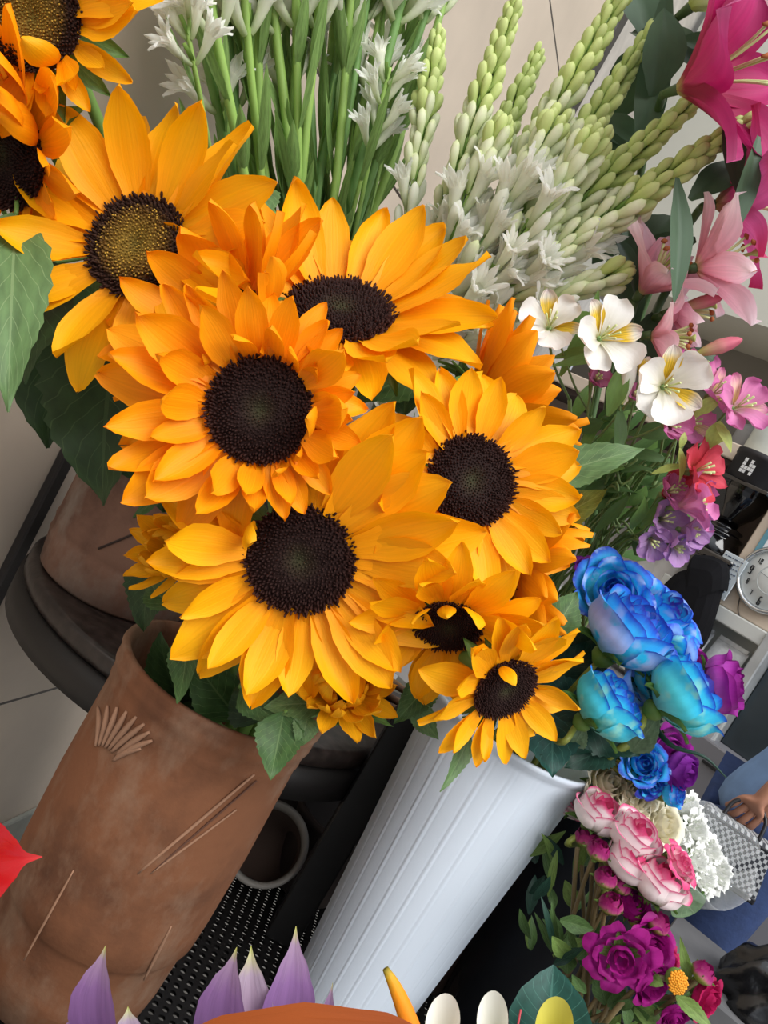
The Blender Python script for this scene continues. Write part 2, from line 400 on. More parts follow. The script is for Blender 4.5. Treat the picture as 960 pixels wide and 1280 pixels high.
# uprights of the stand
def upright(name, p, w, h, perf=False, ang=0):
    M = M4.Translation((p[0], p[1], RACKZ)) @ M4.Rotation(ang, 4, 'Z')
    b = MB().box((-w / 2, -.012, 0), (w / 2, .012, h), bev=.002, M=None if perf else M)
    if perf:
        o = b.build(name, perforated('slotted_steel', srgb(34, 28, 26), .0085, .27, plane='XZ'), rack, smooth=False, origin=V((0, 0, 0)))
        o.matrix_basis = WM[rack.name].inverted() @ M
    else: b.build(name, blackm, rack, smooth=False)
q = P(452, 1000, 1.14); upright('upright', (q.x, q.y), .045, .58)
q = P(650, 1130, 1.16); upright('slotted_upright', (q.x, q.y), .035, .42, True, .3)
# brown perforated plate and cross bar right of the bucket
q = P(612, 1150, 1.22)
pl = thing('perforated_plate', (q.x, q.y, RACKZ), 'rust-brown perforated metal plate behind the white bucket on its right side', 'plate')
MB().box((-.10, -.004, 0), (.10, .004, .30), M=M4.Translation((q.x, q.y, RACKZ)) @ M4.Rotation(.3, 4, 'Z')).build('panel', perforated('perforated_brown', srgb(74, 56, 46), .012, .27, plane='XZ'), pl, smooth=False)
MB().box((-.10, -.012, .10), (.10, -.004, .125), bev=.003, M=M4.Translation((q.x, q.y, RACKZ)) @ M4.Rotation(.3, 4, 'Z')).build('cross_bar', simple('brown_metal', srgb(52, 40, 34), .6), pl, smooth=False)

# round dark stone shelf behind
SHZ = .868
SHC = V((-.12, 1.265, SHZ))
sh = thing('round_shelf', SHC, 'round dark granite shelf carrying the rear terracotta pot', 'shelf')
gr = simple('granite', srgb(44, 36, 33), .28, noise=.55, nscale=60, spec=.5, bump=.15)
MB().lathe([(0, -.03), (.305, -.03), (.312, -.024), (.312, -.006), (.306, 0), (0, 0)], 72, SHC).build('slab', gr, sh)
MB().lathe([(.28, -.031), (.316, -.031), (.316, -.075), (.30, -.08), (.28, -.075)], 72, SHC).build('edge_band', simple('edge_black', srgb(20, 17, 16), .5), sh)
MB().lathe([(.09, -SHZ), (.09, -SHZ + .012), (.03, -SHZ + .03), (.022, -.12), (.05, -.078), (0, -.076)], 24, SHC).build('pedestal', blackm, sh)

def terracotta_mat(name, base, dark, pale):
    m, nt, out = _new(name); L = nt.links.new
    tc = N(nt, 'ShaderNodeTexCoord')
    n1 = N(nt, 'ShaderNodeTexNoise', i_Scale=7.0, i_Detail=7.0, i_Roughness=.6); L(tc.outputs['Object'], n1.inputs['Vector'])
    r1 = ramp(nt, [(.32, dark), (.5, base), (.68, tuple(c * 1.12 for c in base[:3]) + (1,))]); L(n1.outputs['Fac'], r1.inputs[0])
    mp = N(nt, 'ShaderNodeMapping'); mp.inputs['Scale'].default_value = (1, 1, .55); mp.inputs['Location'].default_value = (3.1, .4, 1.7); L(tc.outputs['Object'], mp.inputs[0])
    n2 = N(nt, 'ShaderNodeTexNoise', i_Scale=9.0, i_Detail=8.0, i_Roughness=.65); L(mp.outputs[0], n2.inputs['Vector'])
    r2 = ramp(nt, [(.47, (0, 0, 0, 1)), (.66, (.75, .75, .75, 1))]); L(n2.outputs['Fac'], r2.inputs[0])
    mx = N(nt, 'ShaderNodeMix', data_type='RGBA'); L(r2.outputs[0], mx.inputs[0]); L(r1.outputs[0], mx.inputs[6]); mx.inputs[7].default_value = pale
    b = N(nt, 'ShaderNodeBsdfPrincipled', i_Roughness=.82); b.inputs['Specular IOR Level'].default_value = .2; L(mx.outputs[2], b.inputs['Base Color'])
    n3 = N(nt, 'ShaderNodeTexNoise', i_Scale=70.0, i_Detail=5.0); L(tc.outputs['Object'], n3.inputs['Vector'])
    bp = N(nt, 'ShaderNodeBump', i_Strength=.35, i_Distance=.0025); L(n3.outputs['Fac'], bp.inputs['Height']); L(bp.outputs[0], b.inputs['Normal'])
    L(b.outputs[0], out.inputs[0]); return m
terra = terracotta_mat('terracotta', srgb(118, 77, 53), srgb(86, 56, 40), srgb(142, 118, 98))
terra2 = terracotta_mat('old_terracotta', srgb(128, 96, 80), srgb(88, 64, 54), srgb(150, 138, 126))
relief_m = simple('chalky_relief', srgb(142, 106, 82), .85, noise=.2)
soil = simple('dark_inside', srgb(30, 24, 20), .9)

TC = P(284, 848, .87); TR = .106; TH = TC.z - RACKZ
T0 = V((TC.x, TC.y, RACKZ))
tp = thing('terracotta_pot', T0, 'tall terracotta pot with shell relief, holding sunflowers, front left', 'pot')
tri = WLM.inverted()
rr_ = tri.to_3x3() @ ray(57, 610); oo = tri @ CAM; q = oo + rr_ * (-oo.y / rr_.y)
b = MB().box((q.x - .014, -.016, .5), (q.x + .014, 0, 1.12), bev=.003)
w = b.build('trim_3', simple('dark_trim', srgb(45, 40, 38), .5), smooth=False, origin=V((0, 0, 0))); w.matrix_basis = WLM; props(w, 'thin dark vertical strip on the tiled wall left of the rear pot', 'trim', kind='structure')
prof = [(0, .004), (.078, 0), (.088, .006), (.094, .05), (.0965, .105), (.0985, .112), (.102, .118), (.1035, .15), (.1045, TH * .6), (.1025, TH * .82), (.102, TH - .045), (.1035, TH - .041), (.103, TH - .037), (.1045, TH - .026), (.1062, TH - .022), (.1062, TH - .016), (.105, TH - .012), (.108, TH - .004), (.1065, TH), (.101, TH), (.097, TH - .01), (.094, TH - .05), (.088, .04), (0, .03)]
prof = [(r_ * 1.05, z_) for r_, z_ in prof]
MB().lathe(prof, 72, T0).build('body', terra, tp)
# shell relief and incised bands, laid on the pot's face
def cyl(x, y, rr=.1092):
    r = ray(x, y); a_ = r.x ** 2 + r.y ** 2; b_ = 2 * (r.x * (CAM.x - T0.x) + r.y * (CAM.y - T0.y)); c_ = (CAM.x - T0.x) ** 2 + (CAM.y - T0.y) ** 2 - rr * rr
    d = b_ * b_ - 4 * a_ * c_
    return CAM + r * ((-b_ - math.sqrt(max(0, d))) / (2 * a_))
def potline(p0, p1, r0, r1, n=12, bow=0, name='incised_band', mat=None, mid=None):
    pts = []
    for i in range(n + 1):
        t = i / n; x = p0[0] + (p1[0] - p0[0]) * t; y = p0[1] + (p1[1] - p0[1]) * t; w = math.sin(PI * t) * bow
        dx, dy = p1[0] - p0[0], p1[1] - p0[1]; l = math.hypot(dx, dy); pts.append(cyl(x - dy / l * w, y + dx / l * w))
    rad = [r0 + (r1 - r0) * math.sin(PI * (.08 + .84 * i / n)) for i in range(n + 1)]
    MB().tube(pts, rad, 8).build(name, mat or relief_m, tp)
for k, (ex, ey) in enumerate(((122, 884), (134, 882), (146, 884), (158, 889), (170, 896), (180, 905), (187, 915), (190, 926), (176, 936))):
    sx, sy = 118 + .34 * (ex - 118) + (4 if k > 5 else 0), 958 + .34 * (ey - 958); potline((sx, sy), (ex, ey), .0007, .0031, name='shell_rib', bow=(4 - k) * .8)
dark_line = simple('scored_line', srgb(84, 54, 40), .9)
potline((318, 968), (172, 1092), .0009, .0016); potline((321, 976), (190, 1090), .0006, .0010, mat=dark_line)
potline((296, 1012), (188, 1092), .0007, .0012); potline((92, 1088), (30, 1200), .0006, .0012); potline((214, 1158), (180, 1225), .0005, .0018)
RC = V((-.287, 1.165, SHZ)); RH = .235
rp = thing('terracotta_pot', RC, 'weathered brown terracotta pot in shadow on the round granite shelf', 'pot')
MB().lathe([(0, .003), (.10, 0), (.108, .006), (.113, .045), (.1145, .052), (.113, .058), (.1135, .066), (.115, .072), (.1135, .08), (.114, .15), (.116, RH - .02), (.12, RH - .016), (.12, RH), (.112, RH), (.108, RH - .02), (.10, .03), (0, .025)], 64, RC).build('body', terra2, rp)
for (az0, z0, az1, z1) in ((-.35, .078, .15, .15), (.30, .09, .62, .155)):
    pts = [RC + V((.1145 * math.cos(-PI / 2 + .25 + az0 + (az1 - az0) * t / 10), .1145 * math.sin(-PI / 2 + .25 + az0 + (az1 - az0) * t / 10), z0 + (z1 - z0) * t / 10)) for t in range(11)]
    MB().tube(pts, .0016, 6).build('incised_line', simple('groove_dark', srgb(60, 46, 40), .9), rp)

# white fluted bucket
WC = P(644, 905, 1.02); W0 = V((WC.x, WC.y, RACKZ)); WH = WC.z - RACKZ
wb = thing('white_bucket', W0, 'tall white fluted plastic bucket holding sunflowers and blue roses', 'bucket')
def flute(k, n, z):
    return 1 + (.013 * (abs((k % 12) - 0) < 1) if .03 < z < WH - .03 else 0) - .004 * ((k % 12) in (1, 11))
whitep = simple('white_plastic', srgb(222, 232, 244), .38, noise=.02, nscale=4, spec=.4)
wprof = [(0, .005), (.066, 0), (.072, .006)] + [(.073 + .032 * t / 12, .012 + (WH - .03) * t / 12) for t in range(13)] + [(.1065, WH - .012), (.112, WH - .006), (.113, WH), (.108, WH), (.104, WH - .014), (.07, .02), (0, .015)]
MB().lathe(wprof, 288, W0, flute=flute).build('body', whitep, wb)

def via(c, h, k, r=.045):
    """stem waypoints: rim, half way down, bottom of a container"""
    a = k * 2.4; o = V((r * math.cos(a), r * math.sin(a), 0)); c = V(c)
    return [c + o * .95 + V((0, 0, h + .02)), c + o * .85 + V((0, 0, h * .5)), c + o * .8 + V((0, 0, .03))]
# hidden-side containers for the tuberoses and alstroemerias
def bucket(name, c, r0, r1, h, mat, label, cat='bucket'):
    t = thing(name, c, label, cat)
    MB().lathe([(0, .003), (r0 * .96, 0), (r0, .006), (r1, h - .02), (r1 + .006, h - .016), (r1 + .006, h), (r1 - .002, h), (r1 - .006, h - .02), (r0 - .006, .02), (0, .015)], 48, V(c)).build('body', mat, t)
    return t
BA = V((-.165, 1.405, SHZ)); BB = V((-.005, 1.20, SHZ))
zinc = simple('grey_zinc', srgb(120, 122, 124), .45, metal=.4)
bucket('flower_bucket', BA, .07, .088, .30, zinc, 'grey metal bucket behind the sunflowers with white tuberose stems at the wall')
bucket('flower_bucket', BB, .06, .076, .24, zinc, 'grey metal bucket under the budded tuberose spikes')
BC = V((.30, 1.24, RACKZ)); bucket('flower_bucket', BC, .06, .078, .52, simple('dark_green_plastic', srgb(30, 44, 38), .5), 'dark green bucket holding the alstroemerias and lilies')
BD = V((.50, 1.12, RACKZ)); bucket('flower_bucket', BD, .085, .11, .40, simple('black_plastic', srgb(17, 19, 26), .4), 'black bucket with pink-edged and cream roses right of the white bucket')

# empty pot lying behind the terracotta pot
q = onZ(300, 1120, RACKZ)
ep = thing('empty_pot', V((q.x, q.y, RACKZ)), 'empty grey plastic pot lying open behind the tall terracotta pot', 'pot')
axis = (V((-.12, -.75, .55))).normalized()
Mp = frame_mat(V((q.x, q.y + .03, RACKZ + .068)), axis, V((1, 0, 0)))
MB().lathe([(0, -.075), (.040, -.075), (.046, -.07), (.056, .03), (.060, .034), (.060, .042), (.054, .042), (.050, .03), (.042, -.062), (0, -.066)], 48, (0, 0, 0), M=Mp).build('body', simple('dusty_grey_plastic', srgb(122, 118, 112), .6), ep)
MB().lathe([(.0492, .026), (.0414, -.060), (0, -.064)], 48, (0, 0, 0), M=Mp).build('soil_lining', simple('dry_soil', srgb(66, 50, 42), .9), ep, label='dark brown painted shade inside the pot')  # shade inside the pot, painted as a dark brown lining
q2 = V((q.x + .085, q.y + .10, RACKZ + .004))
ep2 = thing('empty_pot', q2, 'dark brown plastic pot behind the empty grey pot', 'pot')
MB().lathe([(0, .002), (.05, 0), (.055, .01), (.072, .12), (.076, .122), (.076, .132), (.07, .132), (.05, .015), (0, .012)], 48, q2).build('body', simple('brown_plastic', srgb(62, 52, 48), .6), ep2)
# dark storage box and a bundle of brown sticks behind the gap
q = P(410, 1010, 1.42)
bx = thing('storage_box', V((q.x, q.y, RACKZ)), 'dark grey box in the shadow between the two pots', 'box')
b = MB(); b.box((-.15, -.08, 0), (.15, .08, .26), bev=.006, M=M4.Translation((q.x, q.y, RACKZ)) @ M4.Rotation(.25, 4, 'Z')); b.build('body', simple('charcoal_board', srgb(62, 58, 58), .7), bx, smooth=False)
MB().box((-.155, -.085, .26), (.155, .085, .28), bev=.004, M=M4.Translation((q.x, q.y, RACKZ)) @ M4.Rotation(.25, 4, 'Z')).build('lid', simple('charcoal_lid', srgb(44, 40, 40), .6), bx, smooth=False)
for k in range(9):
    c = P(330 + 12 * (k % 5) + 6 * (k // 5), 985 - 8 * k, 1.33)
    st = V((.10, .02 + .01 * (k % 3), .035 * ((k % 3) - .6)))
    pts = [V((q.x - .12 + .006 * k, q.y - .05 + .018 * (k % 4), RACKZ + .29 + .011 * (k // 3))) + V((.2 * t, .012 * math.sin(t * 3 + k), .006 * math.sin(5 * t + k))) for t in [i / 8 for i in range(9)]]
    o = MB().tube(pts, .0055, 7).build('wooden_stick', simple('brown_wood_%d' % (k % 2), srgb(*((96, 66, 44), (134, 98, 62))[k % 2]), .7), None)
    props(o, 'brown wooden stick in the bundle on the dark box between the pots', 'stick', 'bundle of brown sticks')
# ================================================================== SUNFLOWERS
YEL = petal_mat('sunflower_petal', [(0, srgb(250, 158, 0)), (.3, srgb(255, 174, 2)), (.75, srgb(255, 184, 4)), (1, srgb(255, 180, 6))], streak=.10, sx=18, trans=.26)
ORA = petal_mat('orange_sunflower_petal', [(0, srgb(244, 138, 0)), (.3, srgb(252, 156, 2)), (.8, srgb(255, 166, 4)), (1, srgb(252, 158, 4))], streak=.10, sx=18, trans=.26)
PAL = petal_mat('pale_sunflower_petal', [(0, srgb(222, 166, 10)), (.3, srgb(244, 178, 16)), (1, srgb(250, 180, 24))], streak=.14, sx=18, trans=.26)
GST = simple('green_stem', srgb(96, 130, 58), .55, noise=.2)
GRC = simple('green_receptacle', srgb(104, 136, 56), .6, noise=.25, nscale=40)
SEP = leaf_mat('sepal_green', srgb(92, 128, 58), srgb(120, 150, 84), trans=.15)
LF1 = leaf_mat('sunflower_leaf', srgb(66, 98, 50), srgb(112, 140, 86))
LF2 = leaf_mat('dark_sunflower_leaf', srgb(50, 72, 38), srgb(78, 100, 60))
LF3 = leaf_mat('pale_sunflower_leaf', srgb(92, 122, 74), srgb(132, 156, 108))
LF4 = leaf_mat('olive_leaf', srgb(104, 112, 46), srgb(140, 146, 80))
def radial_mat(name, stops, scale):
    m, nt, out = _new(name); L = nt.links.new
    uv = N(nt, 'ShaderNodeUVMap'); sep = N(nt, 'ShaderNodeSeparateXYZ'); L(uv.outputs[0], sep.inputs[0])
    n = N(nt, 'ShaderNodeTexNoise', i_Scale=scale, i_Detail=3.0); tc = N(nt, 'ShaderNodeTexCoord'); L(tc.outputs['Object'], n.inputs['Vector'])
    a = N(nt, 'ShaderNodeMath', operation='MULTIPLY_ADD'); L(n.outputs['Fac'], a.inputs[0]); a.inputs[1].default_value = .22; L(sep.outputs['X'], a.inputs[2])
    s = N(nt, 'ShaderNodeMath', operation='SUBTRACT'); L(a.outputs[0], s.inputs[0]); s.inputs[1].default_value = .11
    r = ramp(nt, stops); L(s.outputs[0], r.inputs[0])
    # floret tips (uv y) can carry pollen
    b = N(nt, 'ShaderNodeBsdfPrincipled', i_Roughness=.8); b.inputs['Specular IOR Level'].default_value = .25
    L(r.outputs[0], b.inputs['Base Color']); L(b.outputs[0], out.inputs[0]); return m
DK = radial_mat('dark_disc', [(0, srgb(58, 56, 34)), (.2, srgb(48, 36, 24)), (.38, srgb(36, 18, 14)), (.8, srgb(40, 17, 13)), (1, srgb(58, 26, 16))], 2.5)
GO = radial_mat('gold_disc', [(0, srgb(112, 92, 34)), (.3, srgb(124, 96, 32)), (.62, srgb(104, 74, 28)), (.78, srgb(50, 28, 18)), (1, srgb(52, 26, 16))], 14)
GT = simple('pollen_tip', srgb(176, 138, 44), .8)
def disc_mesh(kind, seed):
    rg = random.Random(seed); v = []; f = []; uv = []; mi = []
    n = 760; dome = .20
    def zz(r): return dome * (1 - r * r) - (.14 * math.exp(-(r / .30) ** 2))
    rings = 14; seg = 40
    v.append(V((0, 0, zz(0) - .04))); uv.append((0, 0))
    for i in range(1, rings + 1):
        r = i / rings
        for k in range(seg): a = 2 * PI * k / seg; v.append(V((r * math.cos(a), r * math.sin(a), zz(r) - .04))); uv.append((r, 0))
    for k in range(seg): f.append((0, 1 + k, 1 + (k + 1) % seg))
    for i in range(rings - 1):
        for k in range(seg): f.append((1 + i * seg + k, 1 + (i + 1) * seg + k, 1 + (i + 1) * seg + (k + 1) % seg, 1 + i * seg + (k + 1) % seg))
    mi += [0] * len(f)
    for i in range(n):
        r = math.sqrt((i + .5) / n); a = i * 2.399963; rr = r * (1 + .05 * (rg.random() - .5))
        lean = .1 + .55 * r ** 3; hgt = (.045 + .06 * max(0, r - .4) / .6) * (.6 + .8 * rg.random()); w = .030 * (.7 + .4 * r)
        c = V((rr * math.cos(a), rr * math.sin(a), zz(r) - .045)); d = V((math.cos(a) * lean, math.sin(a) * lean, 1)).normalized()
        d = (d + V((rg.random() - .5, rg.random() - .5, 0)) * .5).normalized()
        x = d.orthogonal().normalized(); y = d.cross(x); o = len(v)
        for k in range(4): an = k * PI / 2 + a; v.append(c + x * w * math.cos(an) + y * w * math.sin(an)); uv.append((r, .3))
        for k in range(4): an = k * PI / 2 + a; v.append(c + d * hgt + x * w * .75 * math.cos(an) + y * w * .75 * math.sin(an)); uv.append((r, .6))
        v.append(c + d * (hgt * 1.25)); uv.append((r, 1))
        gold = kind == 'gold' and r < .74 and rg.random() < .42
        for k in range(4):
            f.append((o + k, o + (k + 1) % 4, o + 4 + (k + 1) % 4, o + 4 + k)); mi.append(0)
            f.append((o + 4 + k, o + 4 + (k + 1) % 4, o + 8)); mi.append(1 if gold else 0)
    me = mesh('disc', v, f, [GO if kind == 'gold' else DK, GT], uv)
    me.polygons.foreach_set('material_index', mi)
    return me
DISC = {'dark': disc_mesh('dark', 1), 'gold': disc_mesh('gold', 2)}
PCACHE = {}
def sun_petal(mat, fold, k):
    key = (mat.name, fold, k)
    if key not in PCACHE:
        rg = random.Random(hash((fold, k)) & 0xffff if False else k * 31 + {'flat': 0, 'in': 7, 'out': 13, 'fold': 19, 'cup': 23}[fold] * 101)
        phi = {'flat': rg.uniform(-.25, .35), 'in': rg.uniform(.35, .95), 'out': rg.uniform(-.9, -.2), 'fold': rg.uniform(1.7, 2.3), 'cup': rg.uniform(.9, 1.5)}[fold]
        v, f, uv = petal(rg.uniform(.36, .46), phi, cup=rg.uniform(.06, .26), twist=rg.uniform(-.5, .5), ripple=rg.uniform(.0, .10), ridge=rg.uniform(.015, .035), seed=k, side=rg.uniform(-.12, .12), nt=12)
        PCACHE[key] = mesh('petal', v, f, mat, uv)
    return PCACHE[key]
SPC = []
for k in range(4):
    v, f, uv = petal(.42, -.7 + .3 * k, cup=.15, prof=OVAT, seed=k + 50); SPC.append(mesh('sepal', v, f, SEP, uv))
def lenf(tab, deg):
    return interp([(0, tab[0])] + [(45 * (i + 1), tab[(i + 1) % 8]) for i in range(8)], deg)
SUNS = {}; STEMS = {}
def sunflower(key, c, d, n, disc, plen, label, pot, rows, kind='dark', mat=None, spin=0, extra=(), sepals=14, stem_bow=.0, squash=1, seed=0, gap=None, cup=0, lens=None):
    """c px centre; n camera-space normal; disc, plen in px; rows: (count, elevation deg, length factor, folds, angle offset)"""
    rg = random.Random(seed + 100); mat = mat or YEL
    C = P(c[0], c[1], d); nz = cdir(n); R = px(disc, d); Lp = px(plen, d)
    t = thing('sunflower', pot[-1], label, 'sunflower', 'sunflowers')
    H = frame_mat(C, nz, RX)
    put('disc', DISC[kind], t, H @ M4.Rotation(rg.random() * 6, 4, 'Z') @ S3(R))
    # back of the head
    prof = [(0, -.62), (.28, -.58), (.62, -.40), (.82, -.16), (.86, -.06), (.8, -.02)]
    v, f = lathe(prof, 24); v = [H @ (q * R) for q in v]
    putw('receptacle', v, f, GRC, t)
    idx = 0
    for (cnt, el, lf, folds, off) in rows:
        for i in range(cnt):
            an = 2 * PI * (i + off) / cnt + spin + rg.uniform(-.10, .10)
            deg = math.degrees(an) % 360
            if gap and any((a - deg) % 360 > (a - b) % 360 if False else a <= deg <= b for a, b in gap): continue
            e = math.radians(el + rg.uniform(-9, 9)); Lq = Lp * lf * rg.uniform(.88, 1.08) * (lenf(lens, deg) if lens else 1)
            fold = folds[rg.randrange(len(folds))]
            M = H @ M4.Rotation(an, 4, 'Z') @ M4.Translation((R * .90, 0, -R * .04 - .0016 * idx / 10)) @ M4.Rotation(-e, 4, 'Y') @ M4.Rotation(rg.uniform(-.28, .28), 4, 'X') @ S3(Lq, Lq * squash * rg.uniform(.9, 1.12), Lq)
            put('petal', sun_petal(mat, fold, rg.randrange(12)), t, M); idx += 1
    for (deg, el, lf, fold, k, wid) in extra:
        an = math.radians(deg); Lq = Lp * lf
        M = H @ M4.Rotation(an, 4, 'Z') @ M4.Translation((R * .97, 0, 0.002)) @ M4.Rotation(-math.radians(el), 4, 'Y') @ S3(Lq, Lq * wid, Lq)
        put('petal', sun_petal(mat, fold, k), t, M)
    for i in range(sepals):
        an = 2 * PI * (i + rg.uniform(-.3, .3)) / sepals
        M = H @ M4.Rotation(an, 4, 'Z') @ M4.Translation((R * .86, 0, -R * .22)) @ M4.Rotation(math.radians(rg.uniform(5, 40)), 4, 'Y') @ S3(R * rg.uniform(.8, 1.15))
        put('sepal', SPC[i % 4], t, M)
    # stem: leaves the back of the head, bends down into the pot
    b0 = C - nz * R * .55; pb = V(pot[-1]); pot = [None] + list(pot[:-1])
    pts = smooth_path([b0, b0 - nz * .05 + V((0, 0, -.012)), ] + list(pot[1:]) + [pb], 10)
    v, f = tube(pts, [.0075 - .0015 * (1 - i / len(pts)) for i in range(len(pts))], 10)
    putw('stem', v, f, GST, t)
    SUNS[key] = t; STEMS[key] = pts
    return t
FR = ('flat', 'flat', 'in'); FO = ('flat', 'out'); FI = ('in', 'cup', 'flat')
# --- rear terracotta pot (upper left)
sunflower('S1', (42, 22), .74, (-.15, -.25, .95), 62, 150, 'sunflower with gold-flecked disc cut off by the top left corner', via(RC, RH, 0), [(15, 8, 1.0, FO, 0), (13, 16, .85, FR, .5)], 'gold', YEL, spin=.2, seed=1, lens=(.80, .75, .9, 1, 1, 1, .50, .42), extra=((-55, 25, .50, 'in', 3, 1.3), (-62, 66, .5, 'cup', 5, 1.2)))
sunflower('S2', (6, 192), .80, (-.45, -.30, .8), 66, 130, 'sunflower half cut off by the left edge, dark disc peeking below drooping petals', via(RC, RH, 1), [(15, 14, 1.0, FR, 0), (13, 30, .9, FI, .5)], 'dark', ORA, spin=.1, seed=2, lens=(.8, 1, 1.05, 1, .8, .6, .35, .45), extra=((62, 60, .8, 'in', 2, 1.2), (45, 50, .8, 'in', 4, 1.2), (30, 45, .7, 'in', 1, 1.1)))
sunflower('S3', (170, 306), .785, (-.18, .12, .97), 66, 138, 'wide-open sunflower with gold-speckled disc below the corner bloom, upper left', via(RC, RH, 2), [(13, 5, 1.0, FO, .1), (12, 14, .95, FR, .55)], 'gold', YEL, spin=.25, seed=3)
# --- tall terracotta pot
TB = V((T0.x, T0.y, RACKZ + .03))
sunflower('S4', (285, 398), .750, (-.42, .45, .78), 46, 140, 'sunflower turned away up-left, its petals lying over the gold-speckled disc', via(T0, TH, 0), [(15, 16, 1.0, FR, 0), (12, 30, .9, FI, .4)], 'dark', ORA, seed=4)
sunflower('S5', (425, 386), .775, (.10, .68, .72), 68, 135, 'sunflower facing upward at top centre, below the gap between the two tuberose bunches', via(T0, TH, 1), [(17, 22, 1.0, FR, .2), (15, 10, 1.0, FO, .7)], 'dark', YEL, seed=5, spin=.1)
sunflower('S6', (324, 513), .665, (.02, -.03, 1), 67, 116, 'large orange double-petalled sunflower left of centre with a wide dark brown disc', via(T0, TH, 2), [(17, 4, 1.22, FO, 0), (17, 20, 1.05, FR, .5), (15, 38, .85, FI, .2)], 'dark', ORA, seed=6, lens=(.52, .62, .84, 1.04, 1.08, 1.05, .72, .55), extra=((-4, 22, .70, 'cup', 4, 1.4), (-14, 62, .62, 'cup', 2, 1.3), (-30, 30, .6, 'in', 5, 1.4), (32, 30, .75, 'in', 6, 1.3)))
sunflower('S7', (375, 700), .695, (.0, -.12, 1), 69, 128, 'broad yellow-orange sunflower in front hanging over the terracotta rim, lowest big one', via(T0, TH, 3), [(19, 3, 1.12, FO, 0), (17, 13, 1.0, FR, .5)], 'dark', YEL, seed=7, spin=.12, extra=((150, 62, .5, 'cup', 3, 1.5), (168, 25, .9, 'in', 8, 1.0)), gap=((80, 150),), lens=(1.22, 1.15, 1.0, .85, .84, .98, .93, 1.06))
sunflower('S13', (428, 860), .74, (.25, .30, .9), 22, 66, 'half-open pale yellow sunflower bud below the broad front bloom', via(T0, TH, 4), [(14, 42, 1.0, ('cup', 'in'), 0), (12, 58, .8, ('cup',), .5), (12, 25, .95, ('in',), .2)], 'dark', PAL, seed=13, sepals=18)
sunflower('S14', (222, 692), .76, (-.55, .25, .75), 24, 62, 'small yellow sunflower peeking out left behind the broad front bloom', via(T0, TH, 5), [(12, 40, 1.0, FI, 0), (12, 60, .8, ('cup',), .5)], 'dark', PAL, seed=14)
# --- white bucket
WB = V((W0.x - .02, W0.y, RACKZ + .03))
sunflower('S8', (590, 601), .72, (.24, .05, .96), 58, 92, 'open yellow sunflower right of centre with a greenish spot in its dark disc', via(W0, WH, 0), [(15, 3, 1.12, FO, 0), (14, 12, 1.0, FR, .5)], 'dark', YEL, seed=8, spin=.1, squash=1.15)
sunflower('S9', (612, 506), .86, (.76, .36, -.02), 44, 106, 'sunflower seen from the side showing green sepals, pointing right below the white tuberoses', via(W0, WH, 1), [(13, 34, 1.0, FR, 0), (13, 48, .9, ('in', 'flat'), .5)], 'dark', ORA, seed=9, sepals=18)
sunflower('S10', (652, 712), .80, (.80, -.22, .12), 40, 92, 'sunflower in profile behind the right bloom, its petals reaching over the blue roses', via(W0, WH, 2), [(14, 20, 1.0, FR, 0), (13, 36, .9, FI, .5)], 'dark', ORA, seed=10, squash=1.15)
sunflower('S11', (560, 784), .70, (-.08, -.62, .78), 43, 80, 'small sunflower with a half-moon dark disc, its top petals folded over, lower middle', via(W0, WH, 3), [(13, 6, 1.1, FO, 0), (11, 14, 1.0, FR, .5)], 'dark', YEL, seed=11, squash=1.15, extra=((60, 40, .8, 'in', 3, 1.2), (95, 50, .6, 'in', 5, 1.2), (130, 45, .7, 'in', 6, 1.2), (25, 30, 1.2, 'in', 7, 1.1)))
sunflower('S12', (632, 862), .69, (.36, -.42, .83), 43, 76, 'smallest open sunflower drooping over the rim of the white bucket', via(W0, WH, 4), [(12, 6, 1.05, FO, .2), (11, 16, .95, FR, .6)], 'dark', YEL, seed=12, squash=1.1, extra=((105, 70, .5, 'in', 3, 1.3),))

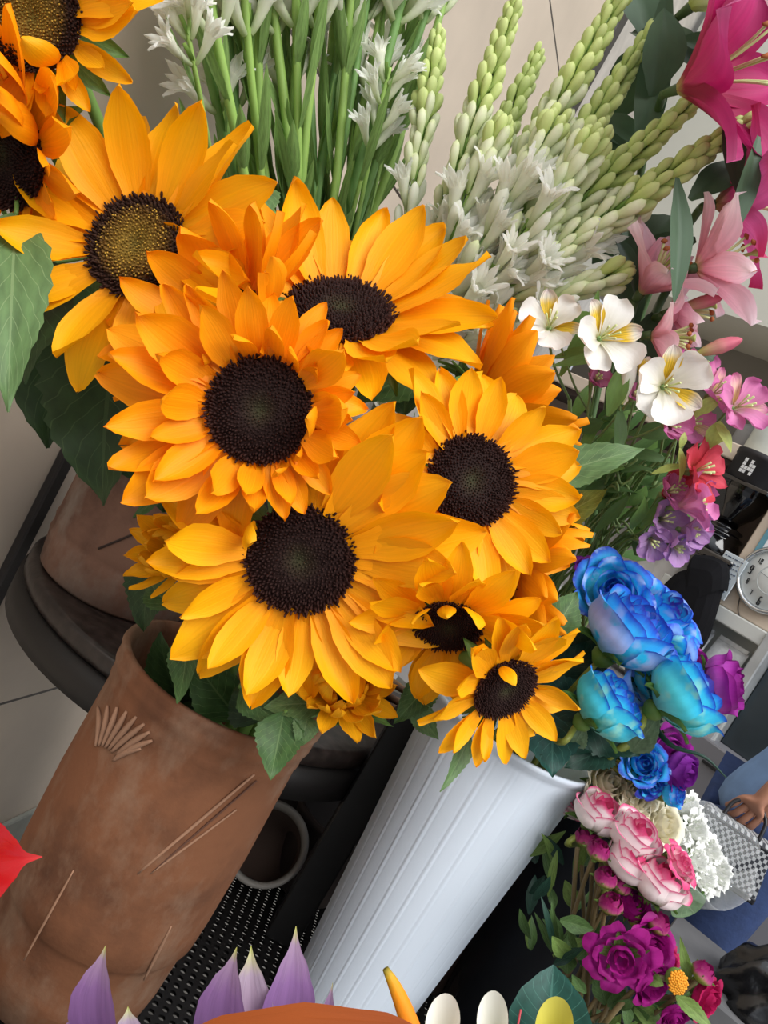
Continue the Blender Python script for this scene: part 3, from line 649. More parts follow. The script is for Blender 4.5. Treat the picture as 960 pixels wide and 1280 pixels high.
# leaves of the sunflowers: (parent, base px, tip px, depth base, depth tip, width px, face normal (camera), bend, material)
for (par, b, t, d0, d1, w, n, bend, m) in (
    ('S2', (20, 268), (10, 515), .80, .72, 92, (.35, .1, .9), .06, LF3),
    ('S3', (70, 360), (30, 480), .84, .80, 110, (-.2, .3, .9), .1, LF2),
    ('S3', (150, 400), (128, 632), .90, .88, 175, (-.1, .3, .95), .06, LF2),
    ('S1', (60, 330), (60, 560), .92, .93, 150, (.3, .2, .9), .05, LF2),
    ('S3', (175, 470), (205, 640), .93, .95, 130, (.2, .2, .9), .05, LF2),
    ('S4', (250, 600), (168, 648), .84, .86, 58, (.2, .7, .6), .12, LF1),
    ('S14', (250, 640), (286, 690), .80, .78, 46, (.1, .3, .9), .1, LF2),
    ('S7', (214, 760), (185, 725), .76, .80, 40, (-.3, .5, .8), .1, LF1),
    ('S7', (232, 790), (222, 880), .76, .74, 46, (-.3, .1, .9), -.08, LF1),
    ('S7', (300, 860), (350, 905), .76, .74, 40, (-.3, .2, .9), .08, LF1),
    ('S13', (355, 890), (338, 975), .735, .715, 62, (.1, .1, 1), -.05, LF1),
    ('S13', (385, 895), (372, 935), .74, .73, 34, (.3, .4, .8), .15, LF3),
    ('S13', (420, 905), (492, 908), .75, .76, 30, (.1, .8, .5), .2, SEP),
    ('S13', (400, 880), (330, 885), .75, .74, 44, (.1, .5, .8), .1, LF3),
    ('S11', (540, 850), (492, 905), .78, .76, 42, (.2, .4, .8), .1, LF1),
    ('S11', (520, 880), (548, 925), .77, .76, 34, (-.4, .1, .9), .05, LF3),
    ('S12', (588, 915), (550, 990), .73, .70, 26, (.5, .1, .8), .06, LF3),
    ('S5', (530, 470), (440, 505), .86, .84, 66, (.0, .4, .9), .1, LF1),
    ('S9', (505, 520), (520, 440), .88, .9, 50, (-.4, .2, .9), .1, LF2),
    ('S9', (600, 520), (575, 450), .88, .86, 40, (-.4, .2, .9), .12, LF1),
    ('S8', (600, 560), (625, 470), .84, .86, 70, (.2, .3, .9), .08, LF2),
    ('S8', (672, 600), (806, 560), .80, .80, 56, (-.15, .35, .9), .03, LF3),
    ('S8', (690, 650), (760, 612), .82, .80, 46, (-.1, .3, .9), -.06, LF4),
    ('S6', (420, 560), (470, 590), .80, .78, 50, (.1, .4, .9), .12, LF3),
    ('S6', (440, 590), (410, 540), .82, .80, 44, (-.1, .4, .9), .1, LF1),
    ('S11', (500, 740), (590, 735), .80, .79, 60, (0, .4, .9), .08, LF1),
    ('S11', (590, 800), (575, 840), .80, .80, 70, (0, .1, 1), .08, LF2),
    ('S12', (690, 790), (720, 740), .80, .82, 46, (.2, .2, .9), .1, LF1),
    ('S5', (330, 235), (318, 290), .90, .86, 46, (.2, .4, .9), .1, LF3),
    ('S3', (238, 262), (212, 258), .80, .80, 36, (.1, .4, .9), .1, LF4),
    ('S14', (195, 700), (180, 790), .84, .84, 60, (-.2, .1, .9), .1, LF2),
    ('S7', (225, 880), (200, 790), .86, .80, 60, (-.1, .3, .9), .1, LF2),
    ('S7', (300, 900), (240, 820), .84, .80, 70, (-.1, .3, .9), .1, LF1),
    ('S14', (260, 880), (215, 815), .88, .85, 56, (.1, .3, .9), .1, LF2),
    ('S13', (330, 900), (300, 850), .80, .80, 70, (-.2, .3, .9), .1, LF2),
    ('S8', (500, 600), (470, 520), .86, .86, 70, (-.2, .3, .9), .1, LF2),
    ('S11', (470, 830), (440, 770), .82, .82, 80, (-.2, .3, .9), .1, LF2),
):
    big = w > 50
    v, f, uv = leaf_world(P(b[0], b[1], d0), P(t[0], t[1], d1), px(w, (d0 + d1) / 2), cdir(n), bend, serr=.045 if m not in (LF4, SEP) else 0, fold=.22, wave=.05, seed=b[0])
    putw('leaf', v, f, m, SUNS[par], uv)
    lo = WM[SUNS[par].name]
    bp_ = P(b[0], b[1], d0); q = min(STEMS[par], key=lambda s: (s - bp_).length)
    lfo = bpy.context.scene.collection.objects[-1] if False else None
    v, f = tube(smooth_path([bp_, bp_ * .5 + q * .5 + V((0, 0, -.008)), q], 5), px(3.2, d0), 6)
    putw('leaf_stalk', v, f, GST, SUNS[par])
# ================================================================== TUBEROSES
BUDG = petal_mat('tuberose_bud', [(0, srgb(160, 190, 104)), (.35, srgb(214, 228, 170)), (.8, srgb(238, 242, 206)), (1, srgb(222, 232, 176))], streak=.06, sx=8, trans=.15, vary=.12)
BUDY = petal_mat('young_tuberose_bud', [(0, srgb(150, 180, 84)), (.5, srgb(196, 214, 130)), (1, srgb(212, 224, 150))], streak=.06, sx=8, trans=.1, vary=.15)
FLW = petal_mat('tuberose_floret', [(0, srgb(176, 198, 128)), (.3, srgb(238, 242, 216)), (.6, srgb(252, 252, 242)), (1, srgb(255, 255, 250))], streak=.05, sx=10, trans=.5, vary=.06)
TST = simple('tuberose_stem', srgb(146, 180, 92), .5, noise=.2, nscale=20)
TST2 = simple('dull_tuberose_stem', srgb(116, 156, 88), .5, noise=.2, nscale=20)
TLF = leaf_mat('tuberose_leaf', srgb(128, 160, 90), srgb(158, 184, 118), trans=.35)
BRM = petal_mat('bract_green', [(0, srgb(104, 146, 62)), (1, srgb(136, 170, 84))], streak=.1, sx=10, trans=.15)
def ell_bud(mat, curve, seed, wid=.17):
    """unit long bud along +X, swelling towards its blunt tip, a little curved towards +Z, three creases"""
    n = 12; m = 14; v = []; f = []; uv = []
    prof = [(0, .30), (.15, .42), (.4, .72), (.65, 1), (.82, .95), (.93, .66), (1, .10)]
    for i in range(m + 1):
        t = i / m; r = wid * interp(prof, t)
        cx = t; cz = -curve * math.sin(PI * t * .5) * .0 + curve * t * t
        for k in range(n):
            a = 2 * PI * k / n; rr = r * (1 + .09 * math.cos(3 * a + seed))
            v.append(V((cx - curve * 1.2 * t * rr * math.sin(a), rr * math.cos(a), cz + rr * math.sin(a)))); uv.append((k / n, t))
    for i in range(m):
        for k in range(n): f.append((i * n + k, (i + 1) * n + k, (i + 1) * n + (k + 1) % n, i * n + (k + 1) % n))
    f.append(tuple(range(n))); f.append(tuple(m * n + k for k in range(n - 1, -1, -1)))
    return mesh('bud', v, f, mat, uv)
BUDS = [ell_bud(BUDG, .22, k, .125 + .012 * k) for k in range(3)]
WBM = petal_mat('white_tuberose_bud', [(0, srgb(178, 200, 130)), (.35, srgb(236, 240, 214)), (1, srgb(252, 252, 242))], streak=.04, sx=8, trans=.45, vary=.06)
WBUD = [ell_bud(WBM, .26, k, .12 + .012 * k) for k in range(3)]
YBUD = [ell_bud(BUDY, .18, k, .15 + .015 * k) for k in range(3)]
def floret_mesh(seed, openness):
    """unit floret along +X: a curved tube that flares into six tepals, with an inner whorl"""
    rg = random.Random(seed); v = []; f = []; uv = []
    n = 12; m = 8; L0 = .60
    for i in range(m + 1):
        t = i / m; r = .05 + .055 * t + .035 * t ** 4
        for k in range(n): a = 2 * PI * k / n; v.append(V((t * L0, r * math.cos(a), .12 * t * t + r * math.sin(a)))); uv.append((k / n, .05 + .5 * t))
    for i in range(m):
        for k in range(n): f.append((i * n + k, (i + 1) * n + k, (i + 1) * n + (k + 1) % n, i * n + (k + 1) % n))
    for whorl in range(2):
        for k in range(6):
            a = 2 * PI * (k + .5 * whorl) / 6 + rg.uniform(-.15, .15)
            pv, pf, pu = petal(.36, openness * rg.uniform(.6, 1.2) * (1 - .35 * whorl), cup=.22, prof=STRP, seed=seed * 7 + k, ripple=.12, nt=6, nu=5)
            o = len(v); Lp = (.46 - .10 * whorl) * rg.uniform(.85, 1.1)
            # petal frame: X -> tube axis with outward lean, Z -> inward... bend outwards
            R = M4.Translation((L0 * .96, 0, .115)) @ M4.Rotation(a, 4, 'X') @ M4.Translation((0, 0, .10)) @ M4.Rotation(-.22, 4, 'Y') @ S3(Lp)
            v += [R @ q for q in pv]; f += [tuple(i + o for i in q) for q in pf]; uv += [(x, .55 + .45 * y) for x, y in pu]
    return mesh('floret', v, f, FLW, uv)
FLOR = [floret_mesh(k, (.5, .9, 1.3, .3)[k % 4]) for k in range(6)]
bv, bf, bu = petal(.36, .35, cup=.5, prof=OVAT, seed=3, nt=8, nu=5); BRACT = mesh('bract', bv, bf, BRM, bu)
def tuberose(base, path, spike, label, group=None, seed=0, size=.044, young=.35, opened=.45, leaves=2, rad=.0045, mat=None, every=.0105, stop=1.0, florets_only=False):
    """path: world points from pot to tip; spike: fraction of the path where the flowers begin"""
    rg = random.Random(seed); t = thing('tuberose', base, label, 'tuberose', group)
    pts = smooth_path(path, 12); n = len(pts)
    v, f = tube(pts, [rad * (1 - .55 * i / n) for i in range(n)], 8); putw('stem', v, f, mat or TST, t)
    cum = [0]
    for a, b in zip(pts, pts[1:]): cum.append(cum[-1] + (b - a).length)
    Lt = cum[-1]
    def at(s):
        for i in range(1, n):
            if cum[i] >= s - 1e-9:
                k = (s - cum[i - 1]) / max(1e-9, cum[i] - cum[i - 1]); return pts[i - 1].lerp(pts[i], k), (pts[i] - pts[i - 1]).normalized()
        return pts[-1], (pts[-1] - pts[-2]).normalized()
    s = Lt * spike; s1 = Lt * stop; k = 0; tot = s1 - s
    while s < s1 + .002:
        fr = (s - Lt * spike) / max(1e-6, tot); p, T = at(s)
        x = T.orthogonal().normalized(); y = T.cross(x)
        for h in range(2):
            an = k * 2.05 + h * PI + rg.uniform(-.3, .3)
            out = x * math.cos(an) + y * math.sin(an)
            if fr < opened: ln = size * rg.uniform(1.0, 1.25); kind = 'floret' if rg.random() < .50 else ('white' if rg.random() < .75 else 'bud'); ang = rg.uniform(.30, .62)
            elif fr < 1 - young: ln = size * rg.uniform(.85, 1.05); kind = 'bud'; ang = rg.uniform(.34, .56)
            else:
                yf = (fr - (1 - young)) / max(.01, young); ln = size * rg.uniform(.9, 1.1) * (1.02 - .42 * yf); kind = 'young' if yf > .2 else 'bud'; ang = .60 - .26 * yf
            if florets_only: kind = 'floret'; ang = rg.uniform(.5, .9)
            d = (T * math.cos(ang) + out * math.sin(ang)).normalized(); z = (T - d * T.dot(d)).normalized(); yy = z.cross(d)
            # +Z of the bud turns towards the stem tip so it curves along the spike
            o = p + out * rad * .5
            M = M4(((d.x, yy.x, z.x, o.x), (d.y, yy.y, z.y, o.y), (d.z, yy.z, z.z, o.z), (0, 0, 0, 1)))
            me = {'floret': FLOR, 'bud': BUDS, 'young': YBUD, 'white': WBUD}[kind]
            put('floret' if kind == 'floret' else 'bud', me[rg.randrange(len(me))], t, M @ S3(ln * (1.25 if kind == 'floret' else 1)))
        if fr < .8:
            out = x * math.cos(k * 2.05 + .4) + y * math.sin(k * 2.05 + .4); d = (T * .86 + out * .5).normalized(); z = (T - d * T.dot(d)).normalized(); yy = z.cross(d); o = p
            M = M4(((d.x, yy.x, z.x, o.x), (d.y, yy.y, z.y, o.y), (d.z, yy.z, z.z, o.z), (0, 0, 0, 1)))
            put('bract', BRACT, t, M @ S3(size * .62))
        k += 1; s += every * (1.75 if fr < opened else 1.0 - .42 * fr)
    for i in range(leaves):
        s = Lt * spike * rg.uniform(.45, .98); p, T = at(s); an = rg.uniform(0, 6.28); x = T.orthogonal().normalized(); out = x * math.cos(an) + T.cross(x) * math.sin(an)
        ln = rg.uniform(.07, .15)
        vv, ff, uu = leaf_world(p, p + T * ln * .96 + out * ln * .22, rg.uniform(.014, .022), (out * -1 + T * .1), -.04, prof=LANC, fold=.45, nt=12, nu=5, twist=rg.uniform(-.8, .8))
        putw('leaf', vv, ff, TLF, t, uu)
    return t
# bunch B: spikes fanning to the upper right; (tip px, tip depth, middle px, spike fraction)
spk = [
    ((546, 52), 1.08, (505, 300), .60, 'tuberose spike with small green buds at top left of the budded bunch'),
    ((640, 14), 1.02, (545, 290), .50, 'tuberose spike with green tip against the tan wall, second from left of budded bunch'),
    ((668, 78), 1.10, (560, 310), .52, 'short tuberose spike between the two taller ones left of the budded bunch'),
    ((782, -14), .99, (600, 300), .52, 'tallest tuberose spike, its tip cut off by the top edge'),
    ((726, 70), 1.06, (588, 320), .50, 'pale green tuberose spike just left of the tallest one'),
    ((812, 46), 1.00, (620, 320), .50, 'tuberose spike leaning right against the dark lily leaves'),
    ((862, 132), .96, (640, 330), .50, 'tuberose spike with a knobbly yellow-green tip below the deep pink lily'),
    ((918, 164), .93, (655, 345), .50, 'tuberose spike reaching furthest right, its slim tip under the deep pink lily'),
    ((800, 250), .97, (640, 370), .45, 'lowest tuberose spike with creamy opening florets beside the pink lilies'),
    ((740, 180), .94, (610, 350), .42, 'tuberose spike in the front of the bunch with fully open white florets'),
    ((690, 160), .97, (580, 340), .45, 'tuberose spike of open white florets in the middle of the bunch'),
    ((620, 170), 1.0, (545, 340), .45, 'tuberose spike of open white florets above the white wrapping sheet'),
    ((765, 345), .97, (640, 400), .50, 'drooping tuberose stem with creamy florets just above the white alstroemerias'),
]
for i, (tip, d, mid, sp, lab) in enumerate(spk):
    bb = via(BB, .24, i, .045)
    low = P(468 + 5 * (i % 4), 500 + 6 * (i % 3), 1.12)
    short = i >= 8
    tuberose(bb[2], [bb[2], bb[0], low, P(mid[0], mid[1], (1.06 + d) / 2), P(tip[0], tip[1], d)], sp + .02, lab, 'budded tuberoses', seed=i + 20, size=.045 if not short else .048, young=.42 if not short else .10, opened=.40 if not short else .80, leaves=4, rad=.0056, every=.0118, mat=TST if i % 2 else TST2)
# bunch A: tall green stems whose spikes are mostly above the frame
na = 26
for i in range(na):
    u = i / (na - 1); tx = 240 + 312 * u + 7 * math.sin(i * 5.1); d = .93 + .19 * u + .035 * math.sin(i * 2.3)
    bx_ = 330 + 90 * u + 10 * math.sin(i * 1.7)
    bb = via(BA, .30, i, .05)
    pth = [bb[2], bb[0], P(bx_, 400, 1.24), P(bx_ * .60 + tx * .40 + 10 * math.sin(i * 3.3), 235, (d + 1.2) / 2), P(tx, -10, d), P(tx + 36 * (u - .35), -140, d - .07)]
    low = i in (0, 3, 9, 14, 19, 22)
    tuberose(bb[2], pth, (.80 if low else .87), 'leafy green tuberose stem, %s from the left in the bunch standing against the tiled wall' % ORD[i], 'leafy tuberose stems', seed=i + 70, size=.052, young=0, opened=.95, leaves=7, every=.045, rad=.0088 + .001 * math.sin(i), stop=.99, mat=TST if i % 3 else TST2, florets_only=True)
for lab, c, a0, dp, nn in (('white tuberose floret cluster hanging at the right side of the leafy stems', (488, 84), (470, 120), 1.06, (.2, -.3, 1)), ('small white tuberose floret low on the right side of the leafy stems', (478, 148), (450, 190), 1.08, (.6, .3, .8)), ('white tuberose floret cluster at the left edge of the leafy stems', (236, 22), (246, 60), .90, (-.5, .5, .8))):
    bb = via(BA, .30, 5, .05); tuberose(bb[2], [bb[2], bb[0], P(a0[0] * .5 + 190, 400, 1.22), P(a0[0], a0[1] + 40, dp + .03), P(c[0], c[1], dp)], .95, lab, None, seed=c[0], size=.040, young=0, opened=1, leaves=3, every=.014, rad=.005, florets_only=True)
# white wrapping sheets round the budded bunch
wrapm = simple('white_wrapping', srgb(205, 208, 212), .5, noise=.05, nscale=8)
def sheet(pts, mat, name, label, cat, th=.001):
    """pts: rows of world points"""
    rows = len(pts); cols = len(pts[0]); v = [p for r in pts for p in r]; f = []
    for i in range(rows - 1):
        for j in range(cols - 1): f.append((i * cols + j, i * cols + j + 1, (i + 1) * cols + j + 1, (i + 1) * cols + j))
    o = putw(name, v, f, mat); props(o, label, cat)
    md = o.modifiers.new('thick', 'SOLIDIFY'); md.thickness = th
    return o
def cone_sheet(p0, p1, r0, r1, a0, a1, mat, label, ruff=.1, n=26, m=10, th=.0008, name='wrapping_sheet', cat='wrapping'):
    ax = (p1 - p0); M = frame_mat(p0, ax, RX); L = ax.length; rows = []
    for i in range(m + 1):
        t = i / m; r = r0 + (r1 - r0) * t; row = []
        for j in range(n + 1):
            a = a0 + (a1 - a0) * j / n; rr = r * (1 + ruff * t * math.sin(3 * a + 1)) ; row.append(M @ V((rr * math.cos(a), rr * math.sin(a), L * (t + .04 * t * math.sin(5 * a)))))
        rows.append(row)
    return sheet(rows, mat, name, label, cat, th)
cone_sheet(P(455, 545, 1.13), P(545, 335, 1.12), .035, .085, math.radians(95), math.radians(265), wrapm, 'white paper wrapped round the budded tuberose stems')
# ================================================================== LILIES
LDP = petal_mat('deep_pink_lily', [(0, srgb(200, 190, 120)), (.12, srgb(172, 48, 84)), (.5, srgb(174, 28, 92)), (.85, srgb(188, 52, 118)), (1, srgb(220, 110, 166))], streak=.14, sx=14, trans=.3)
LPK = petal_mat('pale_pink_lily', [(0, srgb(196, 190, 120)), (.15, srgb(222, 140, 156)), (.5, srgb(240, 176, 194)), (.8, srgb(248, 208, 220)), (1, srgb(252, 232, 238))], streak=.12, sx=14, trans=.3)
LMG = petal_mat('magenta_lily', [(0, srgb(180, 170, 100)), (.2, srgb(190, 70, 120)), (.6, srgb(206, 92, 150)), (1, srgb(190, 40, 90))], streak=.14, sx=14, trans=.3)
LWH = petal_mat('white_lily', [(0, srgb(196, 208, 120)), (.2, srgb(228, 232, 204)), (.6, srgb(242, 242, 236)), (1, srgb(246, 246, 244))], streak=.06, sx=12, trans=.3)
LBD = petal_mat('lily_bud', [(0, srgb(176, 186, 96)), (.35, srgb(214, 160, 140)), (.7, srgb(222, 120, 140)), (1, srgb(206, 100, 120))], streak=.12, sx=10, trans=.15)
LBG = petal_mat('green_lily_bud', [(0, srgb(110, 150, 60)), (.7, srgb(150, 178, 76)), (1, srgb(176, 186, 110))], streak=.12, sx=10, trans=.15)
LLF = leaf_mat('lily_leaf', srgb(46, 72, 50), srgb(80, 106, 78), nv=0, trans=.12)
LST = simple('lily_stem', srgb(70, 96, 52), .5)
FIL = simple('filament', srgb(196, 204, 140), .5); ANT = simple('rust_anther', srgb(150, 82, 36), .8); PIS = simple('green_pistil', srgb(160, 170, 90), .5)
def lily_thing(label, base, cat='lily'): return thing('lily', base, label, cat, 'lilies')
def lily_bloom(t, c, d, n, L, mat, spin=0, seed=0, phi=-1.2, flare=58, wid=.46):
    """c = throat px; n = way the trumpet opens; L petal length px"""
    rg = random.Random(seed); C = P(c[0], c[1], d); H = frame_mat(C, cdir(n), RX, spin); Lm = px(L, d)
    for w in range(2):
        for k in range(3):
            v, f, uv = petal(wid * (1.12 if w else .9), phi * rg.uniform(.8, 1.15), cup=.18, prof=LILP, pw=1.6, ripple=.12 if w else .06, ridge=.035, seed=seed * 9 + k + w * 3, nt=16, nu=9)
            M = H @ M4.Rotation(2 * PI * (k + .5 * w) / 3 + rg.uniform(-.1, .1), 4, 'Z') @ M4.Translation((Lm * .03, 0, 0)) @ M4.Rotation(-math.radians(flare + (4 if w else 0)), 4, 'Y') @ S3(Lm * (1 if w else .96))
            put('petal', mesh('petal', v, f, mat, uv), t, M)
    for k in range(6):
        a = 2 * PI * k / 6 + .3; pts = [H @ V((Lm * (.02 + .20 * s * s) * math.cos(a), Lm * (.02 + .20 * s * s) * math.sin(a), Lm * .68 * s)) for s in [i / 6 for i in range(7)]]
        v, f = tube(pts, px(1.6, d) * 1.1, 6); so = putw('stamen', v, f, FIL, t)
        e = pts[-1]; dr = (pts[-1] - pts[-2]).normalized().orthogonal().normalized()
        v, f = tube([e - dr * Lm * .05, e, e + dr * Lm * .05], [px(1.5, d), px(3.4, d), px(1.5, d)], 8); putw('anther', v, f, ANT, so)
    pts = [H @ V((0, 0, Lm * .78 * s)) for s in [0, .3, .6, .9, .97, 1]]
    v, f = tube(pts, [px(2.2, d)] * 4 + [px(5, d), px(4, d)], 8); putw('pistil', v, f, PIS, t)
    v, f = tube([H @ V((0, 0, -Lm * .10)), H @ V((0, 0, 0)), H @ V((0, 0, Lm * .03))], [px(5, d), px(7, d), px(6, d)], 8); putw('flower_base', v, f, LST, t)
    return H @ V((0, 0, -Lm * .10))
def lily_bud(t, a, b, da, db, wid, mat):
    A, B = P(a[0], a[1], da), P(b[0], b[1], db); L = (B - A).length
    v = []; f = []; uv = []; n = 12; m = 14; M = frame_mat(A, B - A, RX); pr = [(0, .35), (.2, .7), (.5, 1), (.75, .85), (.92, .5), (1, .12)]
    for i in range(m + 1):
        s = i / m; r = px(wid, da) * .5 * interp(pr, s)
        for k in range(n): q = 2 * PI * k / n; rr = r * (1 + .12 * math.cos(3 * q)); v.append(M @ V((rr * math.cos(q), rr * math.sin(q), L * s))); uv.append((k / n, s))
    for i in range(m):
        for k in range(n): f.append((i * n + k, i * n + (k + 1) % n, (i + 1) * n + (k + 1) % n, (i + 1) * n + k))
    f.append(tuple(m * n + k for k in range(n))); putw('bud', v, f, mat, t, uv)
    return A
def lily_stem(t, pts, r=.005):
    pts = [pts[0], V((pts[0].x, pts[0].y, BC.z + .53))] + list(pts[1:])
    p = smooth_path(pts, 10); v, f = tube(p, r, 8); putw('stem', v, f, LST, t)
def lily_leaves(t, lst):
    for (a, b, da, db, w, n, bend) in lst:
        v, f, uv = leaf_world(P(a[0], a[1], da), P(b[0], b[1], db), px(w, (da + db) / 2), cdir(n), bend, prof=LANC, fold=.28, seed=a[0])
        putw('leaf', v, f, LLF, t, uv)
def inb(B, k, r=.03): return V((B.x + r * math.cos(k * 2.4), B.y + r * math.sin(k * 2.4), B.z + .03))
# deep pink lily, upper right
b = inb(BC, 0); t = lily_thing('large deep pink lily wide open at the upper right corner edge', b)
e = lily_bloom(t, (846, 112), .92, (.72, .02, .62), 172, LDP, spin=.15, seed=1, flare=48, phi=-.9)
lily_stem(t, [b, P(770, 420, 1.16), P(800, 220, 1.08), P(825, 130, .99), e])
lily_leaves(t, [((790, 300), (712, 212), 1.06, 1.12, 46, (.1, .2, 1), .1), ((800, 210), (838, -30), 1.0, .98, 42, (-.2, 0, 1), -.05), ((790, 190), (700, 200), 1.05, 1.1, 50, (0, .3, 1), .1), ((815, 120), (830, 10), 1.0, .96, 60, (.2, .1, 1), .1), ((805, 190), (728, 150), 1.06, 1.1, 44, (0, .2, 1), .12), ((760, 150), (835, 50), 1.1, 1.04, 66, (0, .2, 1), .1)])
# white lily at the top edge
b = inb(BC, 1); t = lily_thing('white lily cut off by the top edge above the deep pink lily', b)
e = lily_bloom(t, (862, 10), 1.0, (.70, .35, .60), 165, LWH, spin=.6, seed=2, flare=50, phi=-.8)
lily_stem(t, [b, P(760, 430, 1.2), P(790, 200, 1.12), P(815, 60, 1.06), e])
lily_leaves(t, [((800, 110), (860, 60), 1.06, 1.0, 44, (-.1, .3, 1), .12), ((815, 60), (770, -40), 1.08, 1.1, 60, (.1, .2, 1), .1), ((790, 40), (880, 90), 1.08, 1.02, 56, (.2, .1, 1), .1), ((850, 50), (950, 110), 1.02, 1.04, 60, (.2, .3, .9), .1), ((800, 260), (740, 330), 1.1, 1.1, 50, (0, .2, 1), .1)])
# magenta lily behind on the right edge
b = inb(BC, 2); t = lily_thing('magenta lily at the right edge behind two hanging dark green leaves', b)
e = lily_bloom(t, (892, 256), .96, (.85, .05, .25), 120, LMG, spin=.2, seed=3, flare=40, phi=-.9)
lily_stem(t, [b, P(790, 430, 1.14), P(830, 330, 1.06), P(870, 268, .99), e])
lily_leaves(t, [((846, 222), (842, 382), .90, .89, 34, (.3, .0, 1), .05), ((948, 170), (896, 318), .89, .90, 34, (.5, .1, .9), .06), ((905, 160), (925, 250), .92, .93, 34, (.1, .1, 1), .08), ((862, 250), (932, 205), .94, .96, 42, (0, .4, .9), .06), ((870, 300), (770, 345), 1.0, 1.06, 44, (0, .3, 1), .1)])
# pale pink lilies
b = inb(BC, 3); t = lily_thing('pale pink lily with upright petals left of the hanging dark leaf', b)
e = lily_bloom(t, (800, 368), .97, (.45, .55, .55), 96, LPK, spin=.1, seed=4, flare=52, phi=-.7)
lily_stem(t, [b, P(770, 470, 1.1), e])
lily_leaves(t, [((765, 290), (795, 372), 1.0, .98, 26, (.4, .1, .9), .1), ((790, 420), (760, 320), 1.04, 1.04, 50, (.1, .2, 1), .08), ((780, 330), (840, 270), 1.03, 1.03, 50, (.1, .2, 1), .08)])
b = inb(BC, 4); t = lily_thing('pale pink lily pointing right, lying over the light grey wall', b)
e = lily_bloom(t, (868, 335), .93, (.88, .20, .1), 100, LPK, spin=.4, seed=5, flare=28, phi=-.3)
lily_stem(t, [b, P(790, 460, 1.1), P(835, 360, .98), e])
lily_bud(t, (890, 352), (932, 344), .93, .92, 14, LBG)
b = inb(BC, 5); t = lily_thing('pink lily trumpet facing right above the white alstroemeria', b)
e = lily_bloom(t, (812, 420), .94, (.85, -.12, .35), 70, LPK, spin=.3, seed=6, flare=34, phi=-.6, wid=.62)
lily_stem(t, [b, P(760, 520, 1.1), P(800, 440, 1.0), e])
lily_bud(t, (872, 442), (928, 424), .92, .91, 19, LBD)
lily_leaves(t, [((862, 436), (900, 462), .95, .95, 18, (.2, .4, .9), .15), ((800, 470), (815, 390), 1.0, 1.0, 46, (.1, .2, 1), .08)])
b = inb(BC, 6); t = lily_thing('half-open pink lily with yellow-striped bud behind the pale pink trumpet', b)
e = lily_bloom(t, (836, 392), .97, (.85, .10, .30), 72, LPK, spin=.8, seed=7, flare=22, phi=-.2)
lily_stem(t, [b, P(770, 500, 1.12), P(810, 410, 1.02), e])
lily_bud(t, (852, 384), (904, 372), .95, .94, 16, LBD)

# ================================================================== ALSTROEMERIAS
AW = petal_mat('white_alstroemeria', [(0, srgb(214, 216, 160)), (.25, srgb(244, 240, 226)), (.8, srgb(248, 246, 242)), (1, srgb(240, 236, 228))], streak=.05, sx=10, trans=.25)
AY = petal_mat('yellow_throat_petal', [(0, srgb(236, 220, 150)), (.25, srgb(244, 200, 50)), (.62, srgb(246, 206, 66)), (.82, srgb(246, 238, 214)), (1, srgb(244, 226, 226))], streak=.5, sx=13, trans=.2)
APK = petal_mat('pink_alstroemeria', [(0, srgb(214, 190, 170)), (.3, srgb(226, 150, 190)), (.8, srgb(222, 130, 184)), (1, srgb(206, 110, 170))], streak=.12, sx=10, trans=.25)
APY = petal_mat('pink_throat_petal', [(0, srgb(226, 200, 140)), (.3, srgb(240, 220, 140)), (.6, srgb(240, 200, 180)), (1, srgb(220, 120, 176))], streak=.45, sx=13, trans=.2)
ARD = petal_mat('red_alstroemeria', [(0, srgb(190, 90, 70)), (.4, srgb(210, 60, 74)), (1, srgb(218, 76, 96))], streak=.12, sx=10, trans=.25)
ALL_ = petal_mat('lilac_alstroemeria', [(0, srgb(206, 190, 190)), (.4, srgb(196, 160, 204)), (1, srgb(182, 134, 192))], streak=.12, sx=10, trans=.25)
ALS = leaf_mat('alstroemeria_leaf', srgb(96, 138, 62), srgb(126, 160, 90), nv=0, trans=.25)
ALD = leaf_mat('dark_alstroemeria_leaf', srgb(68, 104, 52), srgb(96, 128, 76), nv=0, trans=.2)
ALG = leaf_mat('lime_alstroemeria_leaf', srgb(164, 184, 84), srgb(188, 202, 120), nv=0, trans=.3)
AST = simple('alstroemeria_stem', srgb(120, 146, 86), .5)
